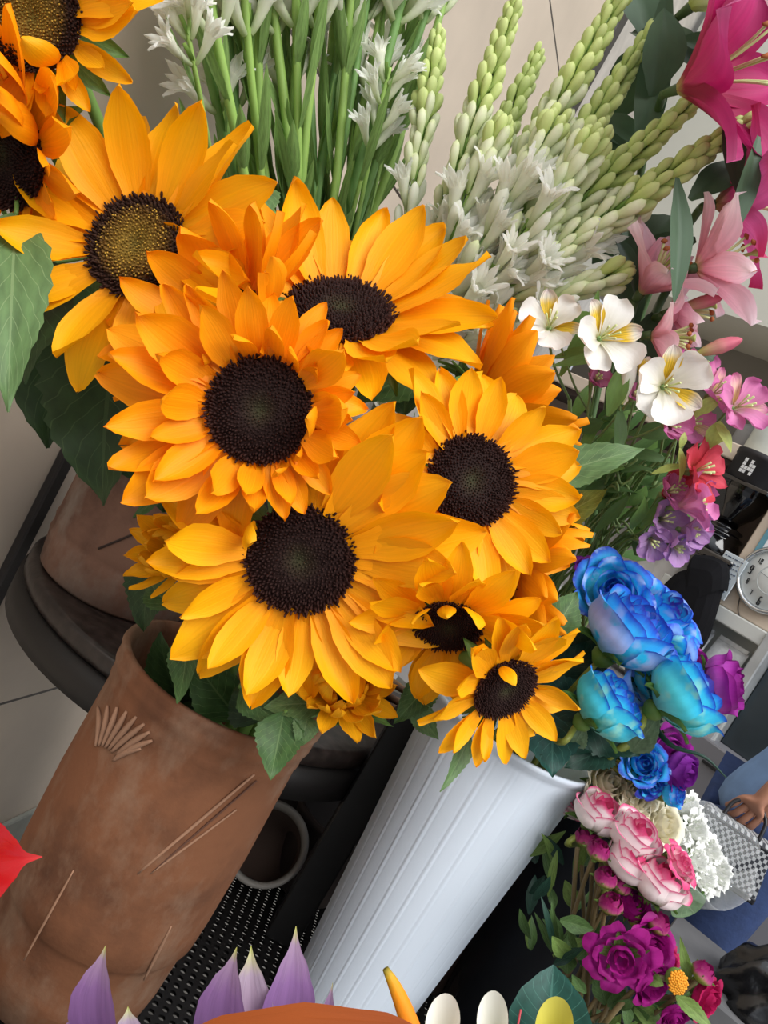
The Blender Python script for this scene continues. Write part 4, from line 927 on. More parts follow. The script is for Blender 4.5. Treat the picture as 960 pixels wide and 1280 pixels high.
def alstro(label, lp, c, d, n, L, m0, m1, k, spin=0, seed=0, open_=47, buds=(), extra=(), leaves=(), group=None):
    rg = random.Random(seed + 300); base = inb(BC, k, .045); t = thing('alstroemeria', base, label, 'alstroemeria', group)
    for (cc, dd, nn, LL, sp) in [(c, d, n, L, spin)] + list(extra):
        H = frame_mat(P(cc[0], cc[1], dd), cdir(nn), RX, sp); Lm = px(LL * 1.12, dd)
        for i in range(6):
            inner = i % 2 and (i != 3)
            v, f, uv = petal(.46 if inner else .92, -.75 * rg.uniform(.5, 1.3), cup=.16, prof=SPAT if not inner else ALSP, ripple=.10, seed=seed * 11 + i, nt=12, nu=7)
            M = H @ M4.Rotation(PI * i / 3 + rg.uniform(-.12, .12), 4, 'Z') @ M4.Translation((Lm * .05, 0, 0)) @ M4.Rotation(-math.radians(open_ + rg.uniform(-8, 8)), 4, 'Y') @ S3(Lm * rg.uniform(.92, 1.06))
            put('petal', mesh('petal', v, f, m1 if inner else m0, uv), t, M)
        for i in range(5):
            a = i * 1.25; pts = [H @ V((Lm * .16 * s * math.cos(a), Lm * .16 * s * math.sin(a), Lm * (.1 + .6 * s))) for s in (0, .5, 1)]
            v, f = tube(pts, [px(.9, dd), px(.8, dd), px(1.6, dd)], 6); putw('stamen', v, f, FIL, t)
        v, f = tube([H @ V((0, 0, -Lm * .22)), H @ V((0, 0, -Lm * .06)), H @ V((0, 0, Lm * .08))], [px(2.4, dd), px(5, dd), px(3, dd)], 8); putw('flower_base', v, f, AST, t)
        e = H @ V((0, 0, -Lm * .2)); l = P(lp[0], lp[1], 1.02)
        pts = smooth_path([e, e * .6 + l * .4 + V((0, 0, -.006)), l], 6); v, f = tube(pts, .0016, 6); putw('flower_stalk', v, f, AST, t)
    for (a, b2, da, w, m) in buds:
        A = lily_bud(t, a, b2, da, da, w, m); l = P(lp[0], lp[1], 1.02)
        v, f = tube(smooth_path([A, A * .5 + l * .5 + V((0, 0, -.004)), l], 5), .0013, 6); putw('flower_stalk', v, f, AST, t)
    l = P(lp[0], lp[1], 1.02)
    v, f = tube(smooth_path([l, V((base.x, base.y, BC.z + .53)), base], 10), .0026, 7); putw('stem', v, f, AST, t)
    for (a, b2, da, db, w, nn, bend, m) in leaves:
        v, f, uv = leaf_world(P(a[0], a[1], da), P(b2[0], b2[1], db), px(w, da), cdir(nn), bend, prof=LANC, fold=.2, twist=rg.uniform(-1, 1), nt=14, nu=7); putw('leaf', v, f, m, t, uv)
    return t
U = (.1, .3, .9)
alstro('white alstroemeria with yellow-striped throat just right of the side-on sunflower', (712, 500), (686, 412), .93, (-.05, .40, .9), 40, AW, AY, 0, .5, 1, leaves=[((700, 470), (745, 392), .97, .95, 20, U, .1, ALS), ((690, 448), (756, 446), .95, .93, 16, (0, .5, .8), .12, ALS)])
alstro('white alstroemeria, largest bloom beside a green-striped bud', (738, 520), (748, 424), .92, (.25, .05, .95), 48, AW, AY, 1, 1.2, 2, buds=[((758, 425), (782, 384), .93, 26, LWH), ((700, 430), (712, 412), .93, 15, LBG)], leaves=[((690, 458), (760, 448), .92, .92, 14, (0, .5, .8), .05, ALS), ((700, 410), (745, 396), .93, .92, 16, (0, .4, .9), .2, ALS), ((735, 420), (748, 362), .96, .94, 12, U, .05, ALS)])
alstro('white alstroemeria with bright yellow centre and pink marks, front right of the white blooms', (775, 590), (828, 484), .90, (.02, -.12, .97), 50, AW, AY, 2, .5, 3, buds=[((775, 505), (792, 440), .93, 20, LWH), ((800, 470), (812, 446), .93, 18, AY)], leaves=[((760, 520), (780, 455), .93, .93, 26, U, .1, ALS), ((775, 510), (768, 580), .94, .92, 20, U, .1, ALD), ((850, 560), (856, 540), .9, .9, 10, U, .1, ALG)])
alstro('pink alstroemeria with cream freckled throat furthest right', (840, 590), (915, 512), .91, (.40, .25, .85), 40, APK, APY, 3, .9, 4, group='pink alstroemerias', leaves=[((886, 560), (900, 526), .92, .9, 26, U, .15, ALG), ((895, 530), (914, 566), .9, .9, 18, (.2, .2, .9), .1, ALG)])
alstro('pink alstroemeria pair just left of the furthest right bloom', (835, 600), (886, 496), .93, (.45, .35, .75), 36, APK, APY, 4, .3, 5, extra=[((868, 470), .94, (.3, .5, .8), 32, .8)], group='pink alstroemerias', leaves=[((858, 470), (884, 468), .91, .9, 20, (0, .5, .8), .3, ALG), ((868, 520), (900, 498), .91, .9, 18, (0, .4, .8), .15, ALG)])
alstro('pink alstroemeria bloom hiding behind the yellow-centred white one', (820, 600), (850, 470), .96, (.2, .5, .8), 34, APK, APY, 5, .1, 6, extra=[((858, 530), .93, (.3, .1, .9), 30, .4)], group='pink alstroemerias', leaves=[((850, 560), (848, 605), .9, .9, 16, (.3, 0, .9), .1, ALG)])
alstro('red alstroemeria bloom among the pink ones', (810, 640), (862, 590), .92, (.55, .1, .75), 40, ARD, ARD, 6, .6, 7, extra=[((842, 605), .94, (.2, -.2, .9), 28, .2)], leaves=[((815, 592), (860, 582), .91, .9, 13, (0, .5, .8), .08, ALG)])
alstro('rose-pink alstroemeria trumpet below the red one', (800, 660), (845, 634), .92, (.8, .1, .45), 46, APK, APK, 7, .2, 8, open_=62, extra=[((828, 618), .93, (.5, .3, .8), 28, .5)], group='pink alstroemerias', leaves=[((800, 660), (850, 610), .95, .93, 18, U, .1, ALS)])
alstro('lilac alstroemeria cluster at the lower end of the bunch', (790, 670), (850, 662), .93, (.6, -.1, .75), 32, ALL_, ALL_, 8, .5, 9, open_=58, extra=[((822, 650), .94, (.3, .1, .9), 34, .2), ((812, 672), .93, (.1, -.4, .9), 26, .7), ((838, 680), .93, (.4, -.3, .8), 26, .1)], leaves=[((790, 660), (805, 620), .95, .92, 26, U, .1, ALS), ((795, 690), (850, 690), .95, .93, 16, U, .1, ALS), ((800, 680), (830, 700), .95, .93, 14, U, .1, ALG)])
alstro('pink alstroemeria buds showing through the leaves near the olive sunflower leaf', (735, 560), (742, 478), .97, (.2, .3, .9), 22, APK, APK, 9, .5, 10, open_=66, extra=[((790, 498), .95, (.2, .4, .9), 18, .5), ((832, 532), .92, (.3, .0, .9), 30, .5)], group='pink alstroemerias')
# leafy dark stems filling the bunch
rl = random.Random(5)
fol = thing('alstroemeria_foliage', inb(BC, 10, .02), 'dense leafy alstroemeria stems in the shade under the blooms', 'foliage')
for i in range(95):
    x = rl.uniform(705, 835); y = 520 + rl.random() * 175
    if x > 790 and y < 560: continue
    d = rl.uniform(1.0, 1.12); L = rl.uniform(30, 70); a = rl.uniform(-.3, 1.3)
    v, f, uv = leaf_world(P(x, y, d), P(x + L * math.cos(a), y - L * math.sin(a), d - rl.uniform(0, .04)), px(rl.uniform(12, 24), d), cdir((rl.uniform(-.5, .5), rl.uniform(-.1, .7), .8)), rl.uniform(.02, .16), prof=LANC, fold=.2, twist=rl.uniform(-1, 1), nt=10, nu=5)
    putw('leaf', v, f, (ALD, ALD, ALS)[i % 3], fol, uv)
for i in range(30):
    a = P(rl.uniform(690, 725), rl.uniform(600, 730), 1.10); b = P(rl.uniform(770, 850), rl.uniform(560, 690), 1.0)
    v, f = tube(smooth_path([inb(BC, i, .04), V((BC.x, BC.y, BC.z + .53)) + (inb(BC, i, .04) - V((BC.x, BC.y, BC.z + .03))), a * .3 + b * .7, b], 8), .0017, 6); putw('stem', v, f, AST, fol)
# ================================================================== ROSES
RBL = petal_mat('blue_rose', [(0, srgb(140, 222, 214)), (.45, srgb(60, 206, 236)), (.84, srgb(64, 190, 250)), (.95, srgb(50, 120, 230)), (1, srgb(56, 66, 190))], streak=.14, sx=9, trans=.2, vary=.12, blotch=(srgb(156, 190, 240), .58, 2.6))
RBD = petal_mat('deep_blue_rose', [(0, srgb(70, 180, 224)), (.5, srgb(46, 150, 236)), (.85, srgb(44, 90, 210)), (1, srgb(66, 44, 150))], streak=.14, sx=9, trans=.2, blotch=(srgb(60, 200, 240), .58, 2.6))
RPA = petal_mat('pale_blue_rose', [(0, srgb(160, 220, 236)), (.6, srgb(190, 204, 246)), (.90, srgb(130, 176, 246)), (1, srgb(56, 86, 206))], streak=.14, sx=9, trans=.2, blotch=(srgb(40, 186, 230), .57, 2.8))
RTU = petal_mat('turquoise_rose', [(0, srgb(160, 220, 196)), (.5, srgb(96, 226, 232)), (.88, srgb(60, 206, 246)), (.96, srgb(40, 126, 232)), (1, srgb(40, 72, 190))], streak=.12, sx=9, trans=.2, blotch=(srgb(150, 224, 214), .58, 2.6))
RPU = petal_mat('purple_rose', [(0, srgb(214, 150, 210)), (.5, srgb(196, 96, 196)), (.85, srgb(176, 52, 170)), (1, srgb(140, 24, 130))], streak=.12, sx=9, trans=.2)
RVI = petal_mat('violet_rose', [(0, srgb(186, 110, 204)), (.5, srgb(160, 70, 184)), (1, srgb(110, 24, 130))], streak=.12, sx=9, trans=.2)
RPK = petal_mat('pink_edged_rose', [(0, srgb(240, 238, 214)), (.5, srgb(254, 246, 242)), (.88, srgb(252, 236, 238)), (.955, srgb(240, 140, 174)), (1, srgb(226, 76, 132))], streak=.05, sx=9, trans=.25)
RPI = petal_mat('pink_rose_heart', [(0, srgb(248, 224, 222)), (.6, srgb(246, 186, 202)), (.9, srgb(234, 100, 148)), (1, srgb(222, 66, 122))], streak=.08, sx=9, trans=.25)
RCR = petal_mat('cream_rose', [(0, srgb(214, 214, 160)), (.4, srgb(238, 230, 196)), (1, srgb(246, 240, 216))], streak=.05, sx=9, trans=.25)
RWH = petal_mat('white_carnation', [(0, srgb(214, 220, 196)), (.5, srgb(236, 238, 230)), (1, srgb(246, 246, 242))], streak=.05, sx=9, trans=.25)
PMG = petal_mat('magenta_peony', [(0, srgb(206, 100, 184)), (.5, srgb(192, 44, 160)), (1, srgb(160, 22, 124))], streak=.16, sx=12, trans=.25)
PBD = petal_mat('peony_bud', [(0, srgb(140, 160, 66)), (.52, srgb(146, 152, 74)), (.70, srgb(180, 80, 124)), (.86, srgb(156, 34, 108)), (1, srgb(150, 24, 96))], streak=.18, sx=12, trans=.2)
PRS = petal_mat('crimson_peony', [(0, srgb(200, 60, 130)), (.5, srgb(200, 34, 110)), (1, srgb(180, 24, 84))], streak=.14, sx=12, trans=.25)
RST = simple('rose_stem', srgb(122, 130, 52), .5, noise=.25)
RLF = leaf_mat('rose_leaf', srgb(30, 62, 50), srgb(60, 96, 80), trans=.1)
RLT = leaf_mat('teal_rose_leaf', srgb(28, 74, 66), srgb(70, 120, 108), trans=.1)
RLG = leaf_mat('grey_green_leaf', srgb(112, 138, 104), srgb(146, 166, 132), trans=.2)
PLF = leaf_mat('peony_leaf', srgb(78, 108, 58), srgb(116, 140, 90), trans=.2)
PLL = leaf_mat('light_peony_leaf', srgb(116, 144, 72), srgb(150, 170, 106), trans=.25)
PST = simple('reddish_stem', srgb(112, 96, 62), .55)
def rose_petal(Rl, H, half, curl, tuck, mat, seed, lip=.0, rag=0.0, nu=11, nt=12):
    """one wrapped petal of a unit rose (radius 1, height H); half = half angle it wraps"""
    rg = random.Random(seed); p1, p2 = rg.random() * 6, rg.random() * 6; v = []; f = []; uv = []
    for i in range(nt + 1):
        t = i / nt
        for j in range(nu):
            s = j / (nu - 1) * 2 - 1
            tt = t * (1 - .20 * abs(s) ** 2.6 - .03 * math.sin(4 * s + p1) * t)
            r = Rl * (math.sin(PI * .5 * min(1, tt * 1.55)) ** .8) * (1 - tuck * max(0, tt - .55) ** 1.3 * 1.6) + .02
            z = H * (tt ** 1.15)
            q = max(0, tt - .72) / .28
            r += curl * q * q * (.7 + .3 * math.cos(s * 2)); z -= curl * .55 * q ** 3
            r += rag * t * t * math.sin(7 * s + p2); z += rag * .6 * t * t * math.sin(9 * s + p1)
            an = s * half * (.35 + .65 * min(1, t * 1.8)) * (1 - .12 * t)
            v.append(V((r * math.cos(an), r * math.sin(an), z))); uv.append((j / (nu - 1), t))
    for i in range(nt):
        for j in range(nu - 1): f.append((i * nu + j, i * nu + j + 1, (i + 1) * nu + j + 1, (i + 1) * nu + j))
    return mesh('petal', v, f, mat, uv)
RCACHE = {}
def rp_mesh(*key):
    if key not in RCACHE: RCACHE[key] = rose_petal(key[0], key[1], key[2], key[3], key[4], MATS[key[5]], key[6], rag=key[7])
    return RCACHE[key]
ROSE_FULL = ((3, .20, 1.18, 1.5, .0, .55, .0), (4, .36, 1.20, 1.15, .02, .42, .0), (5, .54, 1.18, .95, .08, .28, .01), (5, .74, 1.10, .85, .20, .12, .015), (6, .92, .98, .80, .34, .0, .02))
ROSE_TIGHT = ((3, .22, 1.30, 1.5, .0, .55, .0), (4, .42, 1.34, 1.2, .0, .50, .0), (4, .64, 1.34, 1.15, .03, .40, .0), (4, .82, 1.28, 1.10, .10, .24, .01), (3, .92, 1.15, 1.05, .22, .10, .02))
ROSE_OPEN = ((4, .22, .85, 1.3, .02, .4, .03), (5, .45, .88, .95, .08, .25, .03), (6, .72, .82, .75, .22, .1, .04), (7, .95, .66, .65, .40, .0, .05))
CARN = ((4, .2, 1.0, 1.0, .04, .2, .06), (5, .45, .98, .75, .12, .1, .08), (6, .70, .84, .62, .24, .0, .10), (7, .92, .60, .58, .38, .0, .12))
BUDR = ((3, .40, 1.5, 1.4, .0, .72, .0), (4, .72, 1.5, 1.2, .0, .66, .0), (4, .92, 1.34, 1.1, .0, .55, .01))
def rose(name, cat, label, c, d, n, rad, plan, mat, stem, group=None, core=None, spin=0, seed=0, sepal=SEP, leaves=(), nsep=5, stem_mat=None, root=None, outer=None, hscale=1):
    """c = px centre of the bloom, rad = bloom radius px"""
    rg = random.Random(seed + 500); R = px(rad, d); nz = cdir(n); Hh = plan[-1][2] * hscale
    C = P(c[0], c[1], d) - nz * R * Hh * .55
    t = thing(name, stem[0], label, cat, group)
    H = frame_mat(C, nz, RX, spin)
    for li, (cnt, Rl, h, half, curl, tuck, rag) in enumerate(plan):
        m = core if (core and li < 2) else (outer if outer and li == len(plan) - 1 else mat)
        for k in range(cnt):
            M = H @ M4.Rotation(2 * PI * (k + .37 * li) / cnt + rg.uniform(-.15, .15), 4, 'Z') @ M4.Rotation(rg.uniform(-.05, .05), 4, 'Y') @ S3(R * rg.uniform(.95, 1.05), R, R * hscale)
            put('petal', rp_mesh(Rl, h, half, curl, tuck, m.name, k % 4, rag), t, M)
    for k in range(nsep):
        v, f, uv = petal(.42, -.5 - .3 * (k % 3), cup=.2, prof=OVAT, seed=k)
        M = H @ M4.Rotation(2 * PI * k / nsep + .4, 4, 'Z') @ M4.Translation((R * .10, 0, -.03 * R)) @ M4.Rotation(-math.radians(32 if plan is not BUDR else 58), 4, 'Y') @ S3(R * (1.0 if plan is not BUDR else 1.35))
        put('sepal', mesh('sepal', v, f, sepal, uv), t, M)
    v, f = lathe([(0, -.30), (.12, -.28), (.24, -.14), (.26, -.02), (.18, .06), (0, .08)], 16); putw('hip', [H @ (q * R) for q in v], f, GRC, t)
    pts = smooth_path([C - nz * R * .22, C - nz * R * .8 + V((0, 0, -.004))] + list(stem[1:]) + [stem[0]], 8)
    v, f = tube(pts, [.0034 if name == 'rose' else .0024] * len(pts), 8); putw('stem', v, f, stem_mat or RST, t)
    for (a, b2, da, db, w, nn, bend, m) in leaves:
        v, f, uv = leaf_world(P(a[0], a[1], da), P(b2[0], b2[1], db), px(w, da), cdir(nn), bend, serr=.04, fold=.2, wave=.04, seed=a[1]); putw('leaf', v, f, m, t, uv)
    return t
def inw(k, r=.05): return V((W0.x + .02 + r * math.cos(k * 2.4), W0.y + r * math.sin(k * 2.4), RACKZ + .03))
jn = P(700, 950, .98)
def bl(label, c, d, n, rad, plan, mat, k, **kw):
    rad *= 1.08
    return rose('rose', 'rose', label, c, d, n, rad, plan, mat, [via(W0, WH, 1, .06)[2]] + [v + V((.0, .02 * math.sin(k), 0)) for v in via(W0, WH, k * .4 - .6, .07)[:2]], seed=k, **kw)
bl('light blue rose with turquoise blotches, largest of the blue roses', (782, 792), .88, (.52, .66, .30), 56, ROSE_TIGHT, RBL, 0, outer=RPA, group='blue roses', spin=.3)
bl('blue rose in the back with a dark swirled heart, touching the sunflower in profile', (764, 742), .93, (-.05, .40, .88), 40, ROSE_FULL, RBL, 1, core=RBD, group='blue roses')
bl('blue rose just behind the largest one, bright turquoise outer petals', (826, 772), .95, (.55, .55, .5), 44, ROSE_FULL, RBL, 2, core=RBD, group='blue roses', spin=.5)
bl('turquoise rosebud at the lower left of the blue roses, closed and egg-shaped', (756, 884), .84, (.66, .52, .22), 46, ROSE_TIGHT, RTU, 3, group='blue roses', spin=.2)
bl('turquoise-blue rose at the lower right of the blue roses, opening to the right', (852, 870), .86, (.80, .46, .18), 52, ROSE_TIGHT, RTU, 4, outer=RTU, core=RBD, group='blue roses', spin=.6, leaves=[((790, 940), (826, 892), .90, .86, 34, (-.2, .3, .9), .05, RLG)])
bl('blue rose between the largest one and the lower right one, pale lilac lip', (820, 836), .90, (.45, -.05, .85), 46, ROSE_FULL, RTU, 5, core=RBD, outer=RPA, group='blue roses', spin=.9)
bl('purple rose furthest right, peeping out behind the blue roses', (900, 856), .95, (.82, .10, .45), 36, ROSE_TIGHT, RPU, 6, spin=.4)
bl('small purple rose tip above the one furthest right', (868, 830), 1.0, (.5, .6, .5), 22, ROSE_FULL, RPU, 7)
bl('magenta-purple rose edge between two blue roses at the top of the cluster', (806, 746), .99, (.3, .7, .5), 26, ROSE_FULL, RPU, 8)
bl('purple rose edge at the top of the cluster beside the sunflower in profile', (742, 716), 1.0, (.2, .8, .5), 22, ROSE_FULL, RVI, 14)
bl('violet rose hanging below the lower right blue rose', (834, 934), .94, (.25, -.10, .95), 25, ROSE_FULL, RPU, 9, spin=.2)
bl('violet rose lowest of the purple ones, beside a small blue bud', (848, 962), .93, (.60, -.30, .75), 25, ROSE_TIGHT, RVI, 10, spin=.8)
bl('small bright blue rose above the cream roses', (802, 954), .92, (.1, .3, .9), 25, ROSE_FULL, RBL, 11, core=RBD, group='small blue roses')
bl('small turquoise rosebud just above the white carnations', (840, 990), .93, (.7, .1, .6), 18, ROSE_TIGHT, RBL, 12, group='small blue roses')
bl('small deep blue rosebud between the cream roses and the turquoise bud', (814, 978), .925, (.2, -.3, .9), 18, ROSE_FULL, RBD, 13, group='small blue roses')
# the leafy collar of the blue roses
col_ = thing('rose_foliage', inw(15, .03), 'dark teal rose leaves and a bare yellowish stem over the rim of the white bucket', 'foliage')
for (a, b2, da, db, w, nn, bend, m) in (
    ((690, 870), (690, 972), .90, .86, 82, (-.1, .1, 1), .05, RLT), ((650, 900), (740, 940), .90, .88, 60, (0, .3, .9), .08, RLF), ((720, 900), (800, 945), .92, .90, 60, (.1, .3, .9), .06, RLF),
    ((700, 850), (740, 800), .94, .94, 50, (.1, .2, .9), .08, RLF), ((720, 880), (660, 860), .93, .92, 54, (0, .3, .9), .1, RLT), ((735, 870), (720, 920), .92, .88, 44, (-.2, .1, .9), .1, RLT),
    ((770, 930), (705, 960), .93, .90, 46, (0, .4, .9), .1, RLF), ((755, 840), (700, 790), .95, .96, 60, (.1, .2, .9), .1, RLF), ((760, 870), (820, 900), .96, .96, 70, (.1, .2, .9), .1, RLF),
    ((715, 935), (732, 905), .87, .85, 24, (-.1, .1, 1), .1, RLG), ((780, 960), (850, 940), .97, .97, 40, (0, .3, .9), .1, RLF), ((690, 830), (650, 880), .95, .93, 56, (0, .3, .9), .1, RLF), ((800, 920), (780, 860), .97, .97, 60, (0, .2, .9), .1, RLF)):
    v, f, uv = leaf_world(P(a[0], a[1], da), P(b2[0], b2[1], db), px(w, da), cdir(nn), bend, serr=.05, fold=.25, wave=.08, seed=a[0]); putw('leaf', v, f, m, col_, uv)
v, f = tube(smooth_path([P(812, 908, .93), P(776, 936, .90), P(740, 950, .95), via(W0, WH, 0, .06)[0], via(W0, WH, 0, .06)[1], inw(15, .03)], 8), .0048, 8); putw('stem', v, f, RST, col_)
v, f = tube(smooth_path([P(815, 905, .90), P(840, 932, .88), P(880, 946, .87), P(908, 972, .87)], 10), [.0036 * (1 - .8 * i / 30) for i in range(31)], 7); putw('arching_tendril', v, f, RLF, col_)
v, f = tube(smooth_path([P(815, 905, .90), via(W0, WH, 0, .07)[0], via(W0, WH, 0, .06)[1], inw(15, .03)], 8), .003, 7); putw('stem', v, f, RST, col_)

# --- pink-edged, cream roses and carnations in the black bucket
def ind(k, r=.05): return V((BD.x + r * math.cos(k * 2.4), BD.y + r * math.sin(k * 2.4), RACKZ + .03))
def pk(label, c, d, n, rad, plan, mat, k, **kw): return rose('rose', 'rose', label, c, d, n, rad, plan, mat, [via(BD, .40, k, .06)[2]] + via(BD, .40, k, .06)[:2], seed=k + 40, **kw)
G1 = 'pink-edged white roses'; G2 = 'cream roses'
pk('pink-edged white rose nearest the white bucket rim, uppermost of its kind', (746, 1018), .92, (.45, .80, .30), 33, ROSE_TIGHT, RPK, 0, core=RPI, group=G1, spin=.2)
pk('pale pink rose tucked against the rim of the white bucket', (716, 1003), .98, (.1, .5, .8), 22, ROSE_TIGHT, RPK, 1, group=G1)
pk('pink-edged white rose in the middle of its row, below the cream roses', (790, 1046), .90, (.50, .72, .38), 34, ROSE_TIGHT, RPK, 2, core=RPI, group=G1, spin=.7)
pk('pink-edged white rose with a tight pink heart beside the magenta buds', (786, 1078), .885, (.45, .76, .38), 34, ROSE_TIGHT, RPK, 3, core=RPI, group=G1, spin=1.1)
pk('pink-edged white rose with long white outer petals, lowest of its kind', (822, 1104), .875, (.50, .78, .30), 38, ROSE_TIGHT, RPK, 4, core=RPI, group=G1, spin=.4)
pk('fully pink open rose at the right end of the pink-edged row', (848, 1080), .88, (.70, .55, .45), 24, ROSE_OPEN, RPI, 5, group=G1)
pk('cream rose uppermost beside the bucket rim, under the violet roses', (760, 980), .955, (.25, .45, .85), 30, ROSE_FULL, RCR, 6, group=G2)
pk('cream rose between the uppermost cream one and the small blue buds', (788, 990), .955, (.2, .4, .9), 28, ROSE_FULL, RCR, 7, group=G2)
pk('cream rose in the middle of the cream row', (800, 1012), .955, (.4, .3, .85), 31, ROSE_FULL, RCR, 8, group=G2)
pk('cream rose at the lower end of the cream row beside the white carnations', (826, 1032), .955, (.5, .3, .8), 27, ROSE_FULL, RCR, 9, group=G2, spin=.5)
ci = 0
for (c, d, lab) in (((858, 1012), 1.02, 'white carnation uppermost in the clear sleeve'), ((868, 1040), 1.0, 'white carnation second from the top in the clear sleeve'), ((846, 1050), .99, 'white carnation at the left of the clear sleeve beside a cream rose'), ((884, 1068), 1.0, 'white carnation in the middle of the clear sleeve towards the right'), ((868, 1078), .98, 'white carnation in the centre of the clear sleeve'), ((896, 1090), 1.0, 'white carnation at the right corner of the clear sleeve'), ((878, 1098), .98, 'white carnation lowest in the clear sleeve')):
    pk(lab, c, d, (.55, .25, .8), 21, CARN, RWH, 20 + ci, group='white carnations', spin=ci * .7); ci += 1
plastic = glassy('clear_film', (.92, .95, .97, 1), .16, .1)
cone_sheet(P(800, 1100, 1.08), P(895, 1066, .96), 0.03, .058, 0, 2 * PI * .97, plastic, 'clear plastic sleeve round the white carnations', ruff=.06, n=40)
v, f, uv = leaf_world(P(835, 1100, .97), P(868, 1142, .93), px(50, .95), cdir((.1, .1, 1)), .05, serr=.0, fold=.1, prof=SPAT)
o = putw('loose_leaf', v, f, RLG, None, uv); props(o, 'broad grey-green leaf below the lowest pink-edged rose', 'leaf')

# --- magenta peonies in a lower bucket
BE = V((P(700, 1300, 1.0).x, P(700, 1300, 1.0).y, RACKZ - .0))
BE = V((.455, .86, RACKZ)); 
bucket('flower_bucket', BE, .05, .066, .17, simple('green_black_plastic', srgb(20, 34, 32), .4), 'dark green bucket at the bottom right holding the magenta peonies')
def ine(k, r=.03): return V((BE.x + r * math.cos(k * 2.4), BE.y + r * math.sin(k * 2.4), RACKZ + .03))
def pe(label, c, d, n, rad, plan, mat, k, leaves=(), **kw): return rose('peony', 'peony', label, c, d, n, rad, plan, mat, [via(BE, .17, k, .035)[2]] + via(BE, .17, k, .035)[:1], seed=k + 80, stem_mat=PST, leaves=leaves, sepal=PLL, **kw)
GB = 'magenta peony buds'; GO_ = 'open magenta peonies'
pe('magenta peony bud uppermost, beside the first pink-edged rose', (734, 1048), .92, (.1, .9, .25), 17, BUDR, PBD, 0, group=GB)
pe('round magenta-and-green peony bud second from the top', (748, 1064), .88, (.30, .85, .30), 17, BUDR, PBD, 1, group=GB)
pe('small peony bud just right of the second one', (764, 1076), .89, (.5, .75, .3), 14, BUDR, PBD, 2, group=GB)
pe('peony bud in the middle of the row, paired with a narrower one', (757, 1098), .87, (.2, .85, .35), 17, BUDR, PBD, 3, group=GB)
pe('narrower peony bud of the middle pair', (776, 1106), .88, (.4, .8, .35), 16, BUDR, PBD, 4, group=GB)
pe('pink-green peony bud on the left above the open peony', (763, 1130), .86, (.15, .85, .35), 17, BUDR, PBD, 5, group=GB)
pe('dark magenta peony bud starting to open under the pink-edged roses', (790, 1130), .88, (.3, .6, .75), 23, ROSE_TIGHT, PMG, 6, group=GB)
pe('peony bud with green sepals below the grey-green leaf', (822, 1154), .87, (.6, .7, .25), 17, BUDR, PBD, 7, group=GB)
pe('open magenta peony, largest of them, petals spread to the left', (776, 1196), .83, (-.2, -.1, .97), 36, ROSE_OPEN, PMG, 8, group=GO_, hscale=.8)
pe('open magenta peony right of the largest one', (810, 1184), .86, (.3, .2, .9), 30, ROSE_FULL, PMG, 9, group=GO_)
pe('magenta peony under the two open ones, facing down right', (812, 1226), .84, (.4, -.3, .85), 27, ROSE_FULL, PMG, 10, group=GO_)
pe('pink peony edge between the open peonies and the orange centre', (830, 1206), .87, (.4, .2, .9), 20, ROSE_OPEN, PRS, 11, group=GO_)
pe('crimson-pink peony furthest right at the bottom', (880, 1246), .84, (.6, -.2, .75), 25, ROSE_FULL, PRS, 12, group=GO_, leaves=[((845, 1245), (893, 1290), .80, .78, 20, (.1, .5, .8), .1, PLL), ((862, 1225), (850, 1170), .84, .84, 14, (-.3, .1, .9), .1, PLL)])
pe('green-cupped peony bud above the crimson one at the far right', (878, 1216), .83, (.6, .75, .2), 17, BUDR, PBD, 13, group=GB)
pe('pink peony petal tip at the very bottom under the orange centre', (842, 1268), .84, (.1, -.5, .85), 18, ROSE_FULL, PMG, 14, group=GO_)
# orange stamens of a spent bloom
oc = thing('peony', ine(15), 'spent peony showing only its orange stamen cushion', 'peony')
b = MB(); cc = P(846, 1226, .82); rg = random.Random(9)
for i in range(70):
    a = i * 2.4; r = px(12, .82) * math.sqrt(i / 70); q = cc + RX * r * math.cos(a) + UY * r * math.sin(a) * 1.3 - FW * (.006 - r * .3); b.ball(q, .0016, 4)
b.build('stamen_cushion', simple('orange_stamens', srgb(226, 150, 26), .7), oc)
b = MB(); b.ball(cc + FW * .004, (px(13, .82), px(13, .82), px(13, .82)), 8); b.build('receptacle', GRC, oc)
v, f = tube(smooth_path([cc + FW * .006, P(780, 1250, .84), ine(15)], 8), .003, 7); putw('stem', v, f, PST, oc)
pf = thing('peony_foliage', ine(16, .01), 'leafy peony stems filling the bottom right corner below the magenta blooms', 'foliage')
rg = random.Random(31)
lv = [((700, 1150), (742, 1162), 22), ((720, 1140), (706, 1100), 20), ((690, 1190), (668, 1140), 10), ((694, 1196), (676, 1120), 9), ((700, 1190), (690, 1125), 9), ((714, 1200), (690, 1170), 22), ((700, 1210), (712, 1165), 20)]
for i in range(62): 
    x = rg.uniform(690, 860); y = rg.uniform(1195, 1290); a = rg.uniform(-.6, 2.2); L = rg.uniform(26, 52)
    if y < 1215 and x > 755: continue
    lv.append(((x, y), (x + L * math.cos(a), y - L * math.sin(a)), rg.uniform(13, 26)))
for i in range(26):
    x = rg.uniform(655, 735); y = rg.uniform(1060, 1200); a = rg.uniform(.3, 2.2); L = rg.uniform(30, 60)
    lv.append(((x, y), (x + L * math.cos(a), y - L * math.sin(a)), rg.uniform(10, 18)))
